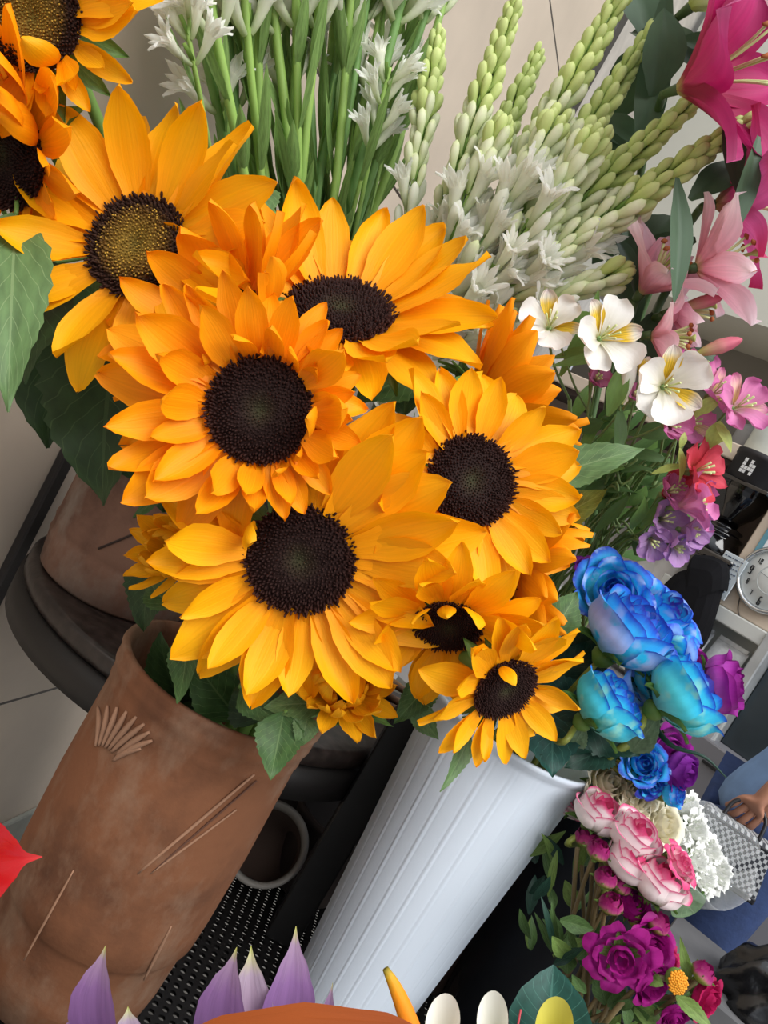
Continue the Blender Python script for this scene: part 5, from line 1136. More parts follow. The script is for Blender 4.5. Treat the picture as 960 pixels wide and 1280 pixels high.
for i, (a, b2, w) in enumerate(lv):
    dd = rg.uniform(.84, .93) + (.08 if i > 60 else 0)
    v, f, uv = leaf_world(P(a[0], a[1], dd), P(b2[0], b2[1], dd - rg.uniform(-.02, .03)), px(w, dd), cdir((rg.uniform(-.4, .4), rg.uniform(0, .7), .8)), rg.uniform(.03, .2), prof=LANC, fold=.25, twist=rg.uniform(-.8, .8), nt=12, nu=7)
    putw('leaf', v, f, (PLF, PLL, PLF, RLF)[i % 4], pf, uv)
for (a, b2) in (((738, 1205), (720, 1290)), ((752, 1110), (716, 1240)), ((742, 1075), (724, 1180)), ((722, 1060), (700, 1240))):
    v, f = tube(smooth_path([P(a[0], a[1], .90), P(b2[0], b2[1], .92), ine(16, .01)], 8), .0026, 7); putw('stem', v, f, PST, pf)
# ================================================================== SHOP BEHIND ON THE RIGHT
BA_ = math.radians(-47)          # the shelf wall runs from right-near to left-far
bxd = V((-math.sin(BA_), -math.cos(BA_), 0)); bxd = V((math.cos(math.radians(43)), -math.sin(math.radians(43)), 0))
bnr = V((-math.sin(math.radians(43)), -math.cos(math.radians(43)), 0))   # towards the camera
BO = P(915, 700, 2.95); BO.z = 0
BM = M4(((bxd.x, -bnr.x, 0, BO.x), (bxd.y, -bnr.y, 0, BO.y), (0, 0, 1, 0), (0, 0, 0, 1)))   # local: x right, y away from camera, z up
BI = BM.inverted()
def onB(x, y, k=0.0):
    """pixel -> local coords on the plane local y = k"""
    r = BI.to_3x3() @ ray(x, y); o = BI @ CAM; s = (k - o.y) / r.y; return o + r * s
def bput(b, name, mat, parent=None, smooth=False, label=None):
    v = [BM @ q for q in b.v]; b.v = v; return b.build(name, mat, parent, smooth, label)
def bthing(name, loc, label, cat, group=None): return thing(name, BM @ V(loc), label, cat, group)
cream = simple('cream_board', srgb(206, 190, 172), .55, noise=.05, nscale=3)
offw = simple('off_white_wall', srgb(206, 206, 196), .7, noise=.04, nscale=2)
greyn = simple('grey_niche', srgb(128, 124, 116), .7, noise=.05, nscale=3)
cab = simple('pale_cabinet', srgb(206, 208, 204), .45, noise=.03, nscale=3)
gloss = simple('gloss_black', srgb(14, 12, 14), .10, noise=.1, spec=.6, coat=.6)
def Z(x, y, k=0.0): return onB(x, y, k).z
def X(x, y, k=0.0): return onB(x, y, k).x
z1 = Z(918, 413); z2 = Z(916, 552, -.16); z3 = Z(916, 575, -.16); zb = Z(870, 690, -.05); zc = Z(905, 800, -.02)
xl = max(((-WD - wnrm.dot(BM @ V((0, k_, 0)))) / wnrm.dot(bxd)) for k_ in (-.16, .3)) + .03; xr = 1.9
b = MB().box((xl, .30, 0), (xr, .40, 3.6)); w = bput(b, 'wall_right', offw); props(w, 'off-white back wall of the shop', 'wall', kind='structure')
b = MB().box((xl, -.16, z1), (xr, .30, 3.6)); w = bput(b, 'trim_2', offw); props(w, 'off-white boxed-in wall above the shelf niche', 'wall panel', kind='structure')
sh_ = bthing('mounted_shelf', (0, 0, z2), 'beige wall shelf with grey niche above it, behind the alstroemerias', 'shelf')
bput(MB().box((xl, .26, z3), (xr, .298, z1)), 'back_panel', greyn, sh_)
bput(MB().box((xl, -.16, z3), (xr, .26, z2), bev=.004), 'shelf_board', cream, sh_)
bput(MB().box((xl, -.14, z3 - .022), (xr, .26, z3), bev=.003), 'shadow_rail', simple('dark_wood', srgb(62, 46, 40), .6), sh_)  # dark brown rail right below the shelf board
# niche below with the black stand
zt = Z(870, 690, -.10)
nb = bthing('shelf_niche', (0, 0, zt), 'beige open niche under the shelf holding the black globe ornament', 'niche')
bput(MB().box((xl, .22, zt), (xr, .298, z3 - .022)), 'back_panel', simple('taupe_board', srgb(168, 150, 138), .6, noise=.05), nb)
ct0 = onB(930, 796, -.15).z + .051; px0 = X(926, 690, -.14); px1 = px0 + .5
bput(MB().box((px0, -.14, ct0), (px1, .22, z3 - .02), bev=.004), 'side_panel', cream, nb)
bput(MB().box((xl, -.12, zt - .03), (px0, .22, zt), bev=.003), 'floor_board', simple('grey_board', srgb(150, 146, 144), .5), nb)
# thermometer card on the side panel
ax, az = X(942, 688, -.145) + .07, Z(942, 688, -.145) + .10
tc_ = bthing('thermometer_card', (ax, -.142, az - .06), 'blue-bordered thermometer card on the beige panel by the clock', 'thermometer')
bput(MB().box((ax - .07, -.1445, az - .10), (ax + .09, -.141, az + .14), bev=.001), 'border', simple('teal_print', srgb(96, 150, 168), .5), tc_)
bput(MB().box((ax - .05, -.146, az - .08), (ax + .07, -.1445, az + .12), bev=.0005), 'card_face', simple('card_white', srgb(226, 230, 234), .5), tc_)
bput(MB().box((ax - .024, -.148, az - .04), (ax - .014, -.146, az + .10), bev=.0005).ball((ax - .019, -.1475, az - .045), (.011, .002, .011), 8), 'mercury_tube', simple('red_print', srgb(190, 50, 60), .5), tc_)
# clock
ck = onB(964, 725, -.16); R = .112
cl = bthing('wall_clock', (ck.x, -.16, ck.z - R), 'round silver-rimmed wall clock at the right edge', 'clock')
CMx = BM @ M4.Translation((ck.x, -.14, ck.z)) @ M4.Rotation(PI / 2, 4, 'X')
def cput(b, name, mat, parent, smooth=True): b.v = [CMx @ q for q in b.v]; return b.build(name, mat, parent, smooth)
cput(MB().lathe([(0, -.02), (R, -.02), (R * 1.02, 0), (R, .018), (R * .94, .026), (R * .88, .02), (R * .86, .008)], 64), 'rim', simple('chrome', srgb(200, 204, 208), .18, metal=.9, noise=.02), cl)
cput(MB().lathe([(0, .008), (R * .87, .008), (R * .87, .006), (0, .004)], 64), 'face', simple('clock_face', srgb(232, 236, 234), .4, noise=.02), cl)
cput(MB().lathe([(R * .40, .0085), (R * .42, .0095), (R * .44, .0085)], 48), 'inner_ring', simple('clock_grey', srgb(196, 202, 202), .4), cl)
numm = simple('black_print', srgb(24, 24, 26), .5)
CH = {'1': 'bc', '2': 'abged', '3': 'abgcd', '4': 'fgbc', '5': 'afgcd', '6': 'afgedc', '7': 'abc', '8': 'abcdefg', '9': 'abcdfg', '0': 'abcdef'}
SEG = {'a': ((-1, 2), (1, 2)), 'b': ((1, 2), (1, 0)), 'c': ((1, 0), (1, -2)), 'd': ((-1, -2), (1, -2)), 'e': ((-1, 0), (-1, -2)), 'f': ((-1, 2), (-1, 0)), 'g': ((-1, 0), (1, 0))}
def digits(s, x, y, h, zz=.0088, rot=0):
    b = MB(); w = h * .62; u = h / 4
    for i, ch in enumerate(s):
        cx = x + (i - (len(s) - 1) / 2) * w
        for sg in CH[ch]:
            (x0, y0), (x1, y1) = SEG[sg]; p0 = V((cx + x0 * u * .55, y + y0 * u, zz)); p1 = V((cx + x1 * u * .55, y + y1 * u, zz)); b.tube([p0, p1], h * .085, 5)
    return b
for k in range(1, 13):
    a = PI / 2 - k * PI / 6; big = k % 3 == 0
    cput(digits(str(k), R * .68 * math.cos(a), R * .68 * math.sin(a), R * (.24 if big else .15)), 'numeral', numm, cl)
cput(MB().tube([(0, 0, .011), (R * .36 * math.cos(.5), R * .36 * math.sin(.5), .011)], .0016, 6), 'hour_hand', numm, cl)
cput(MB().tube([(0, 0, .012), (R * .55 * math.cos(1.5), R * .55 * math.sin(1.5), .012)], .0012, 6), 'minute_hand', numm, cl)
cput(MB().tube([(0, 0, .013), (-R * .4, R * .06, .013)], .0008, 5), 'second_hand', simple('grey_hand', srgb(90, 90, 94), .4), cl)
p0 = (ck.x - .06, -.10, ck.z - R); o = bput(MB().tube(smooth_path([V((ck.x - .075, -.143, ck.z - .05)), V((ck.x - .04, -.145, ck.z - .14)), V((ck.x + .03, -.145, ck.z - .17)), V((ck.x + .16, -.145, ck.z - .19))], 8), .002, 6), 'clock_cable', simple('thin_cable', srgb(84, 76, 72), .6), cl, True)
# black globe ornament on its plinth
g = onB(912, 626, -.14); s = px(31, 2.9)
def fin(name, label, x, y, z, s):
    t = bthing(name, (x, y, z), label, 'ornament'); O = V((x, y, z))
    bput(MB().box((x - 1.75 * s, y - 1.4 * s, z), (x + 1.75 * s, y + 1.4 * s, z + .32 * s), bev=.006), 'plinth', gloss, t)
    bput(MB().lathe([(0, .32), (1.22, .32), (1.26, .42), (1.2, .62), (1.02, 1.0), (.96, 1.05), (1.06, 1.12), (1.06, 1.2), (.9, 1.28), (.78, 1.34), (.86, 1.42), (.86, 1.5), (.72, 1.56), (0, 1.58)], 40, (0, 0, 0)).__class__().lathe([(0, .32 * s), (1.22 * s, .32 * s), (1.26 * s, .42 * s), (1.18 * s, .66 * s), (1.0 * s, .98 * s), (.95 * s, 1.05 * s), (1.05 * s, 1.12 * s), (1.05 * s, 1.2 * s), (.88 * s, 1.27 * s), (.80 * s, 1.33 * s), (.9 * s, 1.41 * s), (.9 * s, 1.48 * s), (.74 * s, 1.54 * s), (0, 1.56 * s)], 40, O), 'turned_neck', gloss, t, True)
    bput(MB().lathe([(0, 1.5 * s), (.55 * s, 1.55 * s), (.62 * s, 1.8 * s), (.95 * s, 2.25 * s), (1.16 * s, 2.75 * s), (1.18 * s, 3.2 * s), (1.02 * s, 3.66 * s), (.72 * s, 3.95 * s), (.3 * s, 4.1 * s), (0, 4.12 * s)], 48, O), 'globe', gloss, t, True)
    return t
gz = Z(872, 695, -.10)
fin('globe_ornament', 'glossy black turned globe ornament on a black plinth in the niche', X(872, 695, -.10), -.06, zt, s)
bc = onB(945, 594, -.12)
t = bthing('black_box', (bc.x, -.10, z3), 'black round tin with a white printed square beside the globe ornament', 'tin')
zz0 = bc.z - .05
bput(MB().lathe([(0, 0), (.086, 0), (.09, .004), (.09, .082), (.093, .085), (.093, .103), (.088, .106), (0, .106)], 40, (bc.x + .02, -.165, zz0)), 'body', simple('matt_black', srgb(26, 24, 27), .5), t, True)
b = MB(); rgl = random.Random(4)
for i in range(4):
    for j in range(4):
        if rgl.random() < .66: b.box((bc.x + .0 + i * .011, -.2565, zz0 + .022 + j * .013), (bc.x + .009 + i * .011, -.2535, zz0 + .033 + j * .013))
bput(b, 'printed_square', simple('white_print', srgb(214, 214, 214), .5), t)
bput(MB().box((bc.x - .08, -.25, zz0 - .012), (bc.x + .12, -.13, zz0), bev=.002), 'bracket', gloss, t)
# bottles
def bottle(label, x, y, z, h, r, body, capm, group='bottles on the wall shelves', cap=True):
    t = bthing('bottle', (x, y, z), label, 'bottle', group); O = (x, y, z)
    bput(MB().lathe([(0, .002), (r * .9, 0), (r, .006), (r, h * .62), (r * .94, h * .70), (r * .5, h * .80), (r * .42, h * .82), (r * .42, h * .86), (0, h * .86)], 28, O), 'body', body, t, True)
    if cap: bput(MB().lathe([(0, h * .84), (r * .52, h * .84), (r * .54, h * .85), (r * .5, h * .99), (r * .44, h), (0, h)], 24, O), 'cap', capm, t, True)
    return t
mg = simple('pale_plastic', srgb(206, 212, 206), .4); mt_ = simple('pale_teal', srgb(150, 172, 172), .35)
q = onB(948, 570, -.06); bottle('white plastic bottle on the shelf at the right edge', q.x, -.06, z2, .22, .06, mg, mg)
q = onB(935, 560, .05); bottle('grey bottle half hidden behind the white one on the shelf', q.x - .02, .05, z2, .14, .05, simple('grey_plastic', srgb(150, 150, 152), .5), mg)
q = onB(880, 668, .06); t = bottle('pale teal bottle with a silver patterned label in the niche left of the globe', q.x - .05, .08, zt, .32, .065, mt_, mt_)
bput(MB().lathe([(.0668, .06), (.0668, .18)], 28, (q.x - .05, .08, zt)), 'label', simple('silver_label', srgb(204, 200, 186), .3, noise=.4, nscale=60), t, True)
# pale statuette-like white fittings left under the plinth
q = onB(815, 700, .0); lowz = zt - .03
lw = bthing('white_counter', (0, 0, lowz - .5), 'white counter top and wall under the niche, left of the black cloth', 'counter')
bput(MB().box((xl, .10, .2), (px0, .24, lowz), bev=.004), 'panel', simple('counter_white', srgb(196, 194, 194), .5, noise=.03), lw)
for i, (cx, cy, a, L, r) in enumerate(((752, 0, 0, 0, 0),)): pass
q = onB(742, 690, .05)
def wjar(label, p, h, r, tilt): 
    t = bthing('white_jar', p, label, 'jar', 'white jars under the niche'); bput(MB().lathe([(0, 0), (r, .002), (r * 1.04, h * .1), (r * .98, h * .75), (r * .6, h * .86), (r * .6, h * .9), (r * .7, h * .92), (r * .7, h), (0, h)], 28, p), 'body', simple('glossy_white', srgb(226, 226, 228), .2), t, True); return t
for i, (x, y, lab) in enumerate(((800, 745, 'white jar peeking between the lilac alstroemerias and the blue roses'), (838, 720, 'white jar beside the black cloth, under the plinth'))):
    q = onB(x, y, .02); wjar(lab, (q.x, .02, q.z - .13), .32, .075, 0)
lg = bthing('low_ledge', (onB(810, 760, .02).x, .02, onB(800, 745, .02).z - .11), 'white ledge carrying the white jars behind the blue roses', 'ledge')
zl = onB(800, 745, .02).z - .13
bput(MB().box((xl, -.08, zl - .03), (px0, .10, zl), bev=.003), 'board', cab, lg)
# black cloth drape hanging in front of the cabinet
def bpoly(pts, k): return [onB(x, y, k) for x, y in pts]
ou = [(868, 692), (905, 702), (906, 735), (900, 738), (893, 762), (880, 800), (862, 818), (842, 830), (806, 812), (806, 762), (842, 718), (862, 710), (860, 704)]
ou = [(p.x, p.y) for p in smooth_path([V((x, y, 0)) for x, y in ou], 4)][:-1]
bp = bpoly(ou, -.22); cx = sum(q.x for q in bp) / len(bp); cz = sum(q.z for q in bp) / len(bp)
t = bthing('black_cloth_bag', (cx, -.22, cz - .15), 'black cloth bag hanging between the globe ornament and the clock', 'bag')
b = MB(); n = len(bp); front = []; 
for ringk, (sc, yy) in enumerate(((1.0, -.19), (1.0, -.21), (.93, -.235), (.7, -.25), (.35, -.257))):
    front += [V((cx + (q.x - cx) * sc, yy, cz + (q.z - cz) * sc)) for q in bp]
fs = []
for r_ in range(4):
    for i in range(n): fs.append((r_ * n + i, r_ * n + (i + 1) % n, (r_ + 1) * n + (i + 1) % n, (r_ + 1) * n + i))
fs.append(tuple(4 * n + i for i in range(n))); fs.append(tuple(range(n - 1, -1, -1)))
b.add(front, fs); bput(b, 'body', simple('black_cloth', srgb(15, 15, 19), .85, noise=.3, spec=.2), t)
bput(MB().tube(smooth_path([bp[0] + V((.01, .02, -.005)), V((bp[0].x + .05, -.18, zt + .01)), bp[1] + V((-.01, .02, -.005))], 6), .006, 6), 'strap', simple('black_cloth', srgb(15, 15, 19), .85), t, True)
# price card by the bag
q = onB(913, 712, -.17); t = bthing('price_card', (q.x, -.17, q.z - .05), 'pale card with rows of small writing between the black bag and the clock', 'card')
bput(MB().box((q.x - .05, -.165, q.z - .10), (q.x + .035, -.16, q.z + .05), bev=.002), 'card', simple('card_grey', srgb(196, 206, 212), .5), t)
b = MB(); rgl = random.Random(8)
for i in range(8):
    x0 = q.x - .043
    while x0 < q.x + .018:
        l = rgl.uniform(.005, .012); b.box((x0, -.1665, q.z + .035 - i * .016), (x0 + l, -.165, q.z + .0385 - i * .016)); x0 += l + .004
bput(b, 'text_lines', simple('ink', srgb(70, 84, 110), .6), t)
# pouch cabinet: grooved shelves with sachets
c0 = onB(905, 760, -.15); c1 = onB(952, 868, -.15); ct = onB(930, 796, -.15).z; cb = onB(850, 960, -.15).z
cx0 = onB(842, 905, -.15).x; cx1 = onB(958, 815, -.15).x
cw = bthing('display_cabinet', ((cx0 + cx1) / 2, -.1, .0), 'pale cabinet with open grooved shelves under the clock', 'cabinet')
bput(MB().box((cx0 - .3, -.07, .3), (cx1, .10, ct), bev=.004), 'back_panel', cab, cw)
bput(MB().box((cx0 - .3, -.16, ct), (cx1, .10, ct + .05), bev=.004), 'top_board', cab, cw)
bput(MB().box((cx1 - .025, -.17, .3), (cx1 + .012, .10, ct + .05), bev=.004), 'side_post', simple('steel_post', srgb(190, 194, 196), .35, metal=.3), cw)
stp = (ct - cb) / 3
for i in range(5):
    zz = ct - stp * (i + .92); bput(MB().box((cx0 - .3, -.15, zz - .012), (cx1 - .025, -.07, zz), bev=.002).box((cx0 - .3, -.155, zz - .012), (cx1 - .025, -.147, zz + .022), bev=.001), 'shelf', cab, cw)
def sachet(x, z, w, h, mat, label, y=-.115, group='sachets on the cabinet shelves'):
    t = bthing('sachet', (x, y, z), label, 'sachet', group); b = MB(); n = 8; m = 8; vs = []; fs = []
    for side in (1, -1):
        for i in range(m + 1):
            for j in range(n + 1):
                s = j / n * 2 - 1; u = i / m * 2 - 1; th = .014 * (1 - s ** 4) * (1 - u ** 4) + .0006
                vs.append(V((x + s * w / 2, y - side * th + .012 * u, z + (u + 1) * h / 2 + .002 * math.sin(6 * s))))
    o = (m + 1) * (n + 1)
    for sd in range(2):
        for i in range(m):
            for j in range(n):
                q = [sd * o + i * (n + 1) + j, sd * o + i * (n + 1) + j + 1, sd * o + (i + 1) * (n + 1) + j + 1, sd * o + (i + 1) * (n + 1) + j]; fs.append(tuple(q if sd == 0 else q[::-1]))
    b.add(vs, fs); bput(b, 'pouch', mat, t, True)
    bput(MB().box((x - w * .46, y + .005, z + h - .004), (x + w * .46, y + .018, z + h + .010), bev=.001), 'sealed_top', mat, t)
film = simple('silver_film', srgb(226, 228, 230), .2, noise=.25, nscale=30); bluep = simple('blue_sachet', srgb(150, 190, 220), .35, noise=.2, nscale=30)
za = ct - stp * .92; zb2 = ct - stp * 1.92
for i in range(3): sachet(cx1 - .11 - .13 * i, za, .115, .10, film, 'crumpled clear sachet, %s from the right on the top cabinet shelf' % ORD[i])
for i in range(4): sachet(cx1 - .10 - .10 * i, zb2, .088, .095, bluep, 'light blue sachet, %s from the right on the second cabinet shelf' % ORD[i])
q = onB(882, 908, -.16); t = bthing('switch_plate', (q.x, -.16, q.z - .03), 'black socket plate on the pale cabinet below the lower right blue rose', 'socket')
bput(MB().box((q.x - .045, -.168, q.z - .035), (q.x + .03, -.15, q.z + .03), bev=.003), 'plate', simple('black_print', srgb(24, 24, 26), .5), t)
bput(MB().box((q.x - .06, -.162, q.z - .06), (q.x + .045, -.148, q.z + .05), bev=.003), 'frame', cab, t)
# dark glass showcase right of the cabinet, grey counter front below
sx0 = cx1 + .014; s2 = onB(900, 945, -.2)
zk = onB(905, 938, -.2).z
sc_ = bthing('glass_showcase', (sx0 + .5, -.1, zk), 'dark glass showcase behind the person with the patterned handbag', 'showcase')
bput(MB().box((sx0, -.10, zk), (xr, .28, ct + .02), bev=.004), 'dark_glass', simple('dark_glass', srgb(52, 62, 68), .12, noise=.3, nscale=4, spec=.6), sc_)
cn = bthing('shop_counter', (0, -.2, 0), 'grey shop counter front below the showcase', 'counter')
bput(MB().box((cx0 - .5, -.20, 0), (xr, .10, zk), bev=.006), 'front', simple('grey_laminate', srgb(126, 126, 132), .45, noise=.05, nscale=3), cn)
hq0 = onB(878, 950, -.205); hq1 = onB(912, 970, -.205)
bput(MB().box((hq0.x, -.207, hq0.z - .006), (hq1.x + .02, -.195, hq0.z + .004), bev=.001), 'handle_slot', simple('black_print', srgb(24, 24, 26), .5), cn)
# a rolled cloth / floor mat heap and the grey ledge bottom right
q = P(935, 1262, 1.68); bh = q.z
t = thing('bench', V((q.x, q.y, 0)), 'low dark grey bench at the lower right edge under the black plastic bag', 'bench')
BMx = M4.Translation((q.x + .12, q.y, 0)) @ M4.Rotation(math.radians(-30), 4, 'Z'); gcon = simple('grey_concrete', srgb(96, 96, 98), .7)
MB().box((-.30, -.14, bh - .05), (.36, .14, bh), bev=.006, M=BMx).build('seat', gcon, t, smooth=False)
for sx in (-.26, .28): MB().box((sx, -.12, 0), (sx + .05, .12, bh - .05), bev=.004, M=BMx).build('leg', blackm, t, smooth=False)
q = q + V((.04, .02, 0))
t = thing('plastic_bag', q, 'crumpled black plastic bag heaped at the lower right edge beside the peonies', 'bag')
rgb_ = random.Random(12); v, f = lathe([(0, 0)] + [(.085 * math.cos(PI * .5 * i / 9) + .02, .13 * math.sin(PI * .5 * i / 9)) for i in range(10)] + [(.012, .14), (.022, .165), (0, .16)], 40)
v = [V((p.x * (1 + .16 * math.sin(75 * p.y + 50 * p.z)), p.y * (1 + .15 * math.sin(80 * p.x + 60 * p.z)), p.z * (1 + .10 * math.sin(90 * p.x - 83 * p.y)))) + q for p in v]
putw('body', v, f, simple('bin_bag', srgb(20, 20, 22), .22, spec=.6, bump=.8, bscale=22), t)

# ================================================================== PERSON with denim jacket and handbag
def skin_body(name, joints, edges, mat, parent, sub=2, root=0):
    me = bpy.data.meshes.new(name); me.from_pydata([tuple(j[0]) for j in joints], edges, []); me.update()
    me.materials.append(mat); o = put(name, me, parent, M4.Translation(WM[parent.name].translation))
    sk = o.modifiers.new('skin', 'SKIN'); sk.use_smooth_shade = True
    lay = me.skin_vertices[0] if me.skin_vertices else None
    if lay is None:
        bpy.context.view_layer.objects.active = o; lay = me.skin_vertices[0]
    for i, j in enumerate(joints):
        r = j[1]; lay.data[i].radius = r if hasattr(r, '__len__') else (r, r)
        lay.data[i].use_root = (i == root)
    sb = o.modifiers.new('sub', 'SUBSURF'); sb.levels = sub; sb.render_levels = sub
    return o
hip = P(974, 998, 2.08); G = V((hip.x, hip.y, 0))
pr = thing('person', G, 'person in light blue denim shirt and dark jeans at the right edge, holding a handbag', 'person')
hz = hip.z; f_ = V((-.93, .37, 0)).normalized(); s_ = V((-f_.y, f_.x, 0))     # facing / their left
def L_(s, f, z): return s_ * s + f_ * f + V((0, 0, z))
skin = simple('skin', srgb(176, 124, 100), .5, noise=.05); shirt = simple('denim_shirt', srgb(120, 152, 196), .8, noise=.14, nscale=14, bump=.5, bscale=24); jean = simple('dark_jeans', srgb(38, 56, 96), .85, noise=.22, nscale=20, bump=.3, bscale=90)
k = hz / .92
jt = [(L_(0, 0, hz), .115), (L_(0, -.05, hz + .16 * k), .105), (L_(0, -.11, hz + .34 * k), .125), (L_(0, -.13, hz + .47 * k), .09), (L_(0, -.12, hz + .55 * k), .055), (L_(0, -.10, hz + .62 * k), (.078, .09)), (L_(0, -.10, hz + .72 * k), (.078, .09)),
      (L_(-.17, -.13, hz + .46 * k), .062), (L_(-.23, -.15, hz + .20 * k), .052), (L_(-.24, -.10, hz + .02), .042), (L_(-.24, -.08, hz - .05), .03), (L_(.17, -.13, hz + .46 * k), .062), (L_(.24, -.05, hz + .26 * k), .05), (L_(.25, .03, hz + .13), .038), (L_(.25, .05, hz + .08), .03),
      (L_(-.10, 0, hz - .10), .098), (L_(-.11, .03, hz * .52), .066), (L_(-.11, -.01, .09), .042), (L_(.10, 0, hz - .10), .098), (L_(.11, .01, hz * .52), .070), (L_(.11, .0, .09), .042),
      (L_(-.11, .08, .045), .04), (L_(-.11, .17, .035), .032), (L_(.11, .09, .045), .04), (L_(.11, .18, .035), .032)]
ed = [(0, 1), (1, 2), (2, 3), (3, 4), (4, 5), (5, 6), (3, 7), (7, 8), (8, 9), (9, 10), (3, 11), (11, 12), (12, 13), (13, 14), (0, 15), (15, 16), (16, 17), (17, 21), (21, 22), (0, 18), (18, 19), (19, 20), (20, 23), (23, 24)]
skin_body('body', jt, ed, skin, pr)
def inflate(idx, g):
    return [(jt[i][0], (jt[i][1][0] + g, jt[i][1][1] + g) if hasattr(jt[i][1], '__len__') else jt[i][1] + g) for i in idx]
skin_body('shirt', inflate([1, 2, 3, 7, 8, 11, 12], .026) + [(L_(0, 0, hz - .15), .195), (jt[8][0].lerp(jt[9][0], .9), .054), (jt[13][0].lerp(jt[14][0], .8), .052)], [(0, 1), (1, 2), (2, 3), (3, 4), (2, 5), (5, 6), (0, 7), (4, 8), (6, 9)], shirt, pr)
skin_body('jeans', inflate([0, 15, 16, 18, 19], .024) + [(L_(-.11, -.01, .11), .062), (L_(.11, .0, .11), .072)], [(0, 1), (1, 2), (2, 5), (0, 3), (3, 4), (4, 6)], jean, pr)
hair = simple('black_hair', srgb(18, 15, 16), .5, noise=.3, nscale=40)
b = MB(); hc = G + jt[6][0] + f_ * -.015; b.ball(hc, (.095, .11, .12), 12); b.build('hair', hair, pr)
b = MB().tube(smooth_path([hc + f_ * -.06, hc + f_ * -.10 + V((0, 0, -.18)), hc + f_ * -.10 - s_ * .03 + V((0, 0, -.42))], 8), [.085 - .002 * i for i in range(17)], 14); b.build('long_hair', hair, pr)
# face
fc = G + jt[6][0] + f_ * .09
b = MB(); 
for sd in (-1, 1): b.ball(fc + s_ * (.03 * sd) + V((0, 0, -.01)) - f_ * .008, .011, 8)
b.build('eyes', simple('eye_white', srgb(230, 226, 220), .3), pr)
b = MB(); b.ball(fc + V((0, 0, -.04)) + f_ * .002, (.013, .02, .02), 8); b.build('nose', skin, pr)
b = MB(); b.ball(fc + V((0, 0, -.075)) - f_ * .006, (.024, .008, .008), 8); b.build('mouth', simple('lip', srgb(160, 84, 84), .5), pr)
# hands: palm and five fingers
def hand(wr, dr, up, side):
    dr = dr.normalized(); up = (up - dr * up.dot(dr)).normalized(); lat = dr.cross(up) * side; k0 = wr - G
    J = [(k0, .024), (k0 + dr * .045, (.034, .016)), (k0 + dr * .085, (.036, .013))]; E = [(0, 1), (1, 2)]
    for i, (o, l) in enumerate(((-.027, .07), (-.009, .08), (.009, .074), (.026, .058))):
        a = len(J); J += [(k0 + dr * .092 + lat * o, .0095), (k0 + dr * (.092 + l * .45) + lat * o * 1.1 - up * .006, .0088), (k0 + dr * (.092 + l * .72) + lat * o * 1.1 - up * .03, .008), (k0 + dr * (.092 + l * .72) + lat * o - up * .052, .007)]
        E += [(2, a), (a, a + 1), (a + 1, a + 2), (a + 2, a + 3)]
    a = len(J); J += [(k0 + dr * .035 - lat * .034, .012), (k0 + dr * .065 - lat * .05 - up * .012, .010), (k0 + dr * .09 - lat * .048 - up * .03, .008)]; E += [(1, a), (a, a + 1), (a + 1, a + 2)]
    skin_body('hand', J, E, skin, pr)
hand(G + jt[10][0], f_ * .25 + V((0, 0, -.95)), s_ * -1, -1); hand(G + jt[14][0], f_ * .25 + V((0, 0, -.95)), s_, 1)
b = MB()
for sx in (-.11, .11):
    c = G + L_(sx, .06, 0); M = frame_mat(c, V((0, 0, 1)), f_)
    b.add(*(lambda vf: ([M @ V((q.x * 1.0, q.y, q.z)) for q in vf[0]], vf[1]))(lathe([(0, 0), (.055, 0), (.058, .02), (.05, .05), (.035, .085), (0, .09)], 20)))
    v2, f2 = lathe([(0, 0), (.05, 0), (.052, .02), (.042, .045), (.02, .06), (0, .062)], 20); b.add([M @ V((q.x * 1.7 + .10, q.y * .9, q.z)) for q in v2], f2)
b.build('shoes', simple('black_shoe', srgb(22, 22, 24), .5), pr)
# handbag
hb0 = G + jt[14][0] + (f_ * .25 + V((0, 0, -.95))) * .09 + V((0, 0, -.098)); hb = thing('handbag', hb0 + V((0, 0, -.11)), 'grey and black monogram-patterned handbag hanging from the hand at the right edge', 'handbag')
def bag_mat():
    m, nt, out = _new('bag_pattern'); L = nt.links.new
    tc = N(nt, 'ShaderNodeTexCoord'); mp = N(nt, 'ShaderNodeMapping'); mp.inputs['Scale'].default_value = (120, 120, 120); L(tc.outputs['Object'], mp.inputs[0])
    sep = N(nt, 'ShaderNodeSeparateXYZ'); L(mp.outputs[0], sep.inputs[0])
    def wv(a, b, sc, ph):
        q = N(nt, 'ShaderNodeMath', operation='MULTIPLY_ADD'); L(a, q.inputs[0]); q.inputs[1].default_value = sc; q.inputs[2].default_value = ph
        s = N(nt, 'ShaderNodeMath', operation='SINE'); L(q.outputs[0], s.inputs[0]); return s.outputs[0]
    m1 = N(nt, 'ShaderNodeMath', operation='MULTIPLY'); L(wv(sep.outputs['X'], 0, 4.0, 0), m1.inputs[0]); L(wv(sep.outputs['Z'], 0, 3.0, 0), m1.inputs[1])
    n = N(nt, 'ShaderNodeTexNoise', i_Scale=3.0, i_Detail=2.0); L(mp.outputs[0], n.inputs['Vector'])
    a = N(nt, 'ShaderNodeMath', operation='ADD'); L(m1.outputs[0], a.inputs[0]); L(n.outputs['Fac'], a.inputs[1])
    r = ramp(nt, [(.42, srgb(40, 42, 50)), (.56, srgb(168, 170, 172))]); L(a.outputs[0], r.inputs[0])
    b = N(nt, 'ShaderNodeBsdfPrincipled', i_Roughness=.7); L(r.outputs[0], b.inputs['Base Color']); L(b.outputs[0], out.inputs[0]); return m
bgm = bag_mat(); blk = simple('bag_leather', srgb(24, 24, 30), .45)
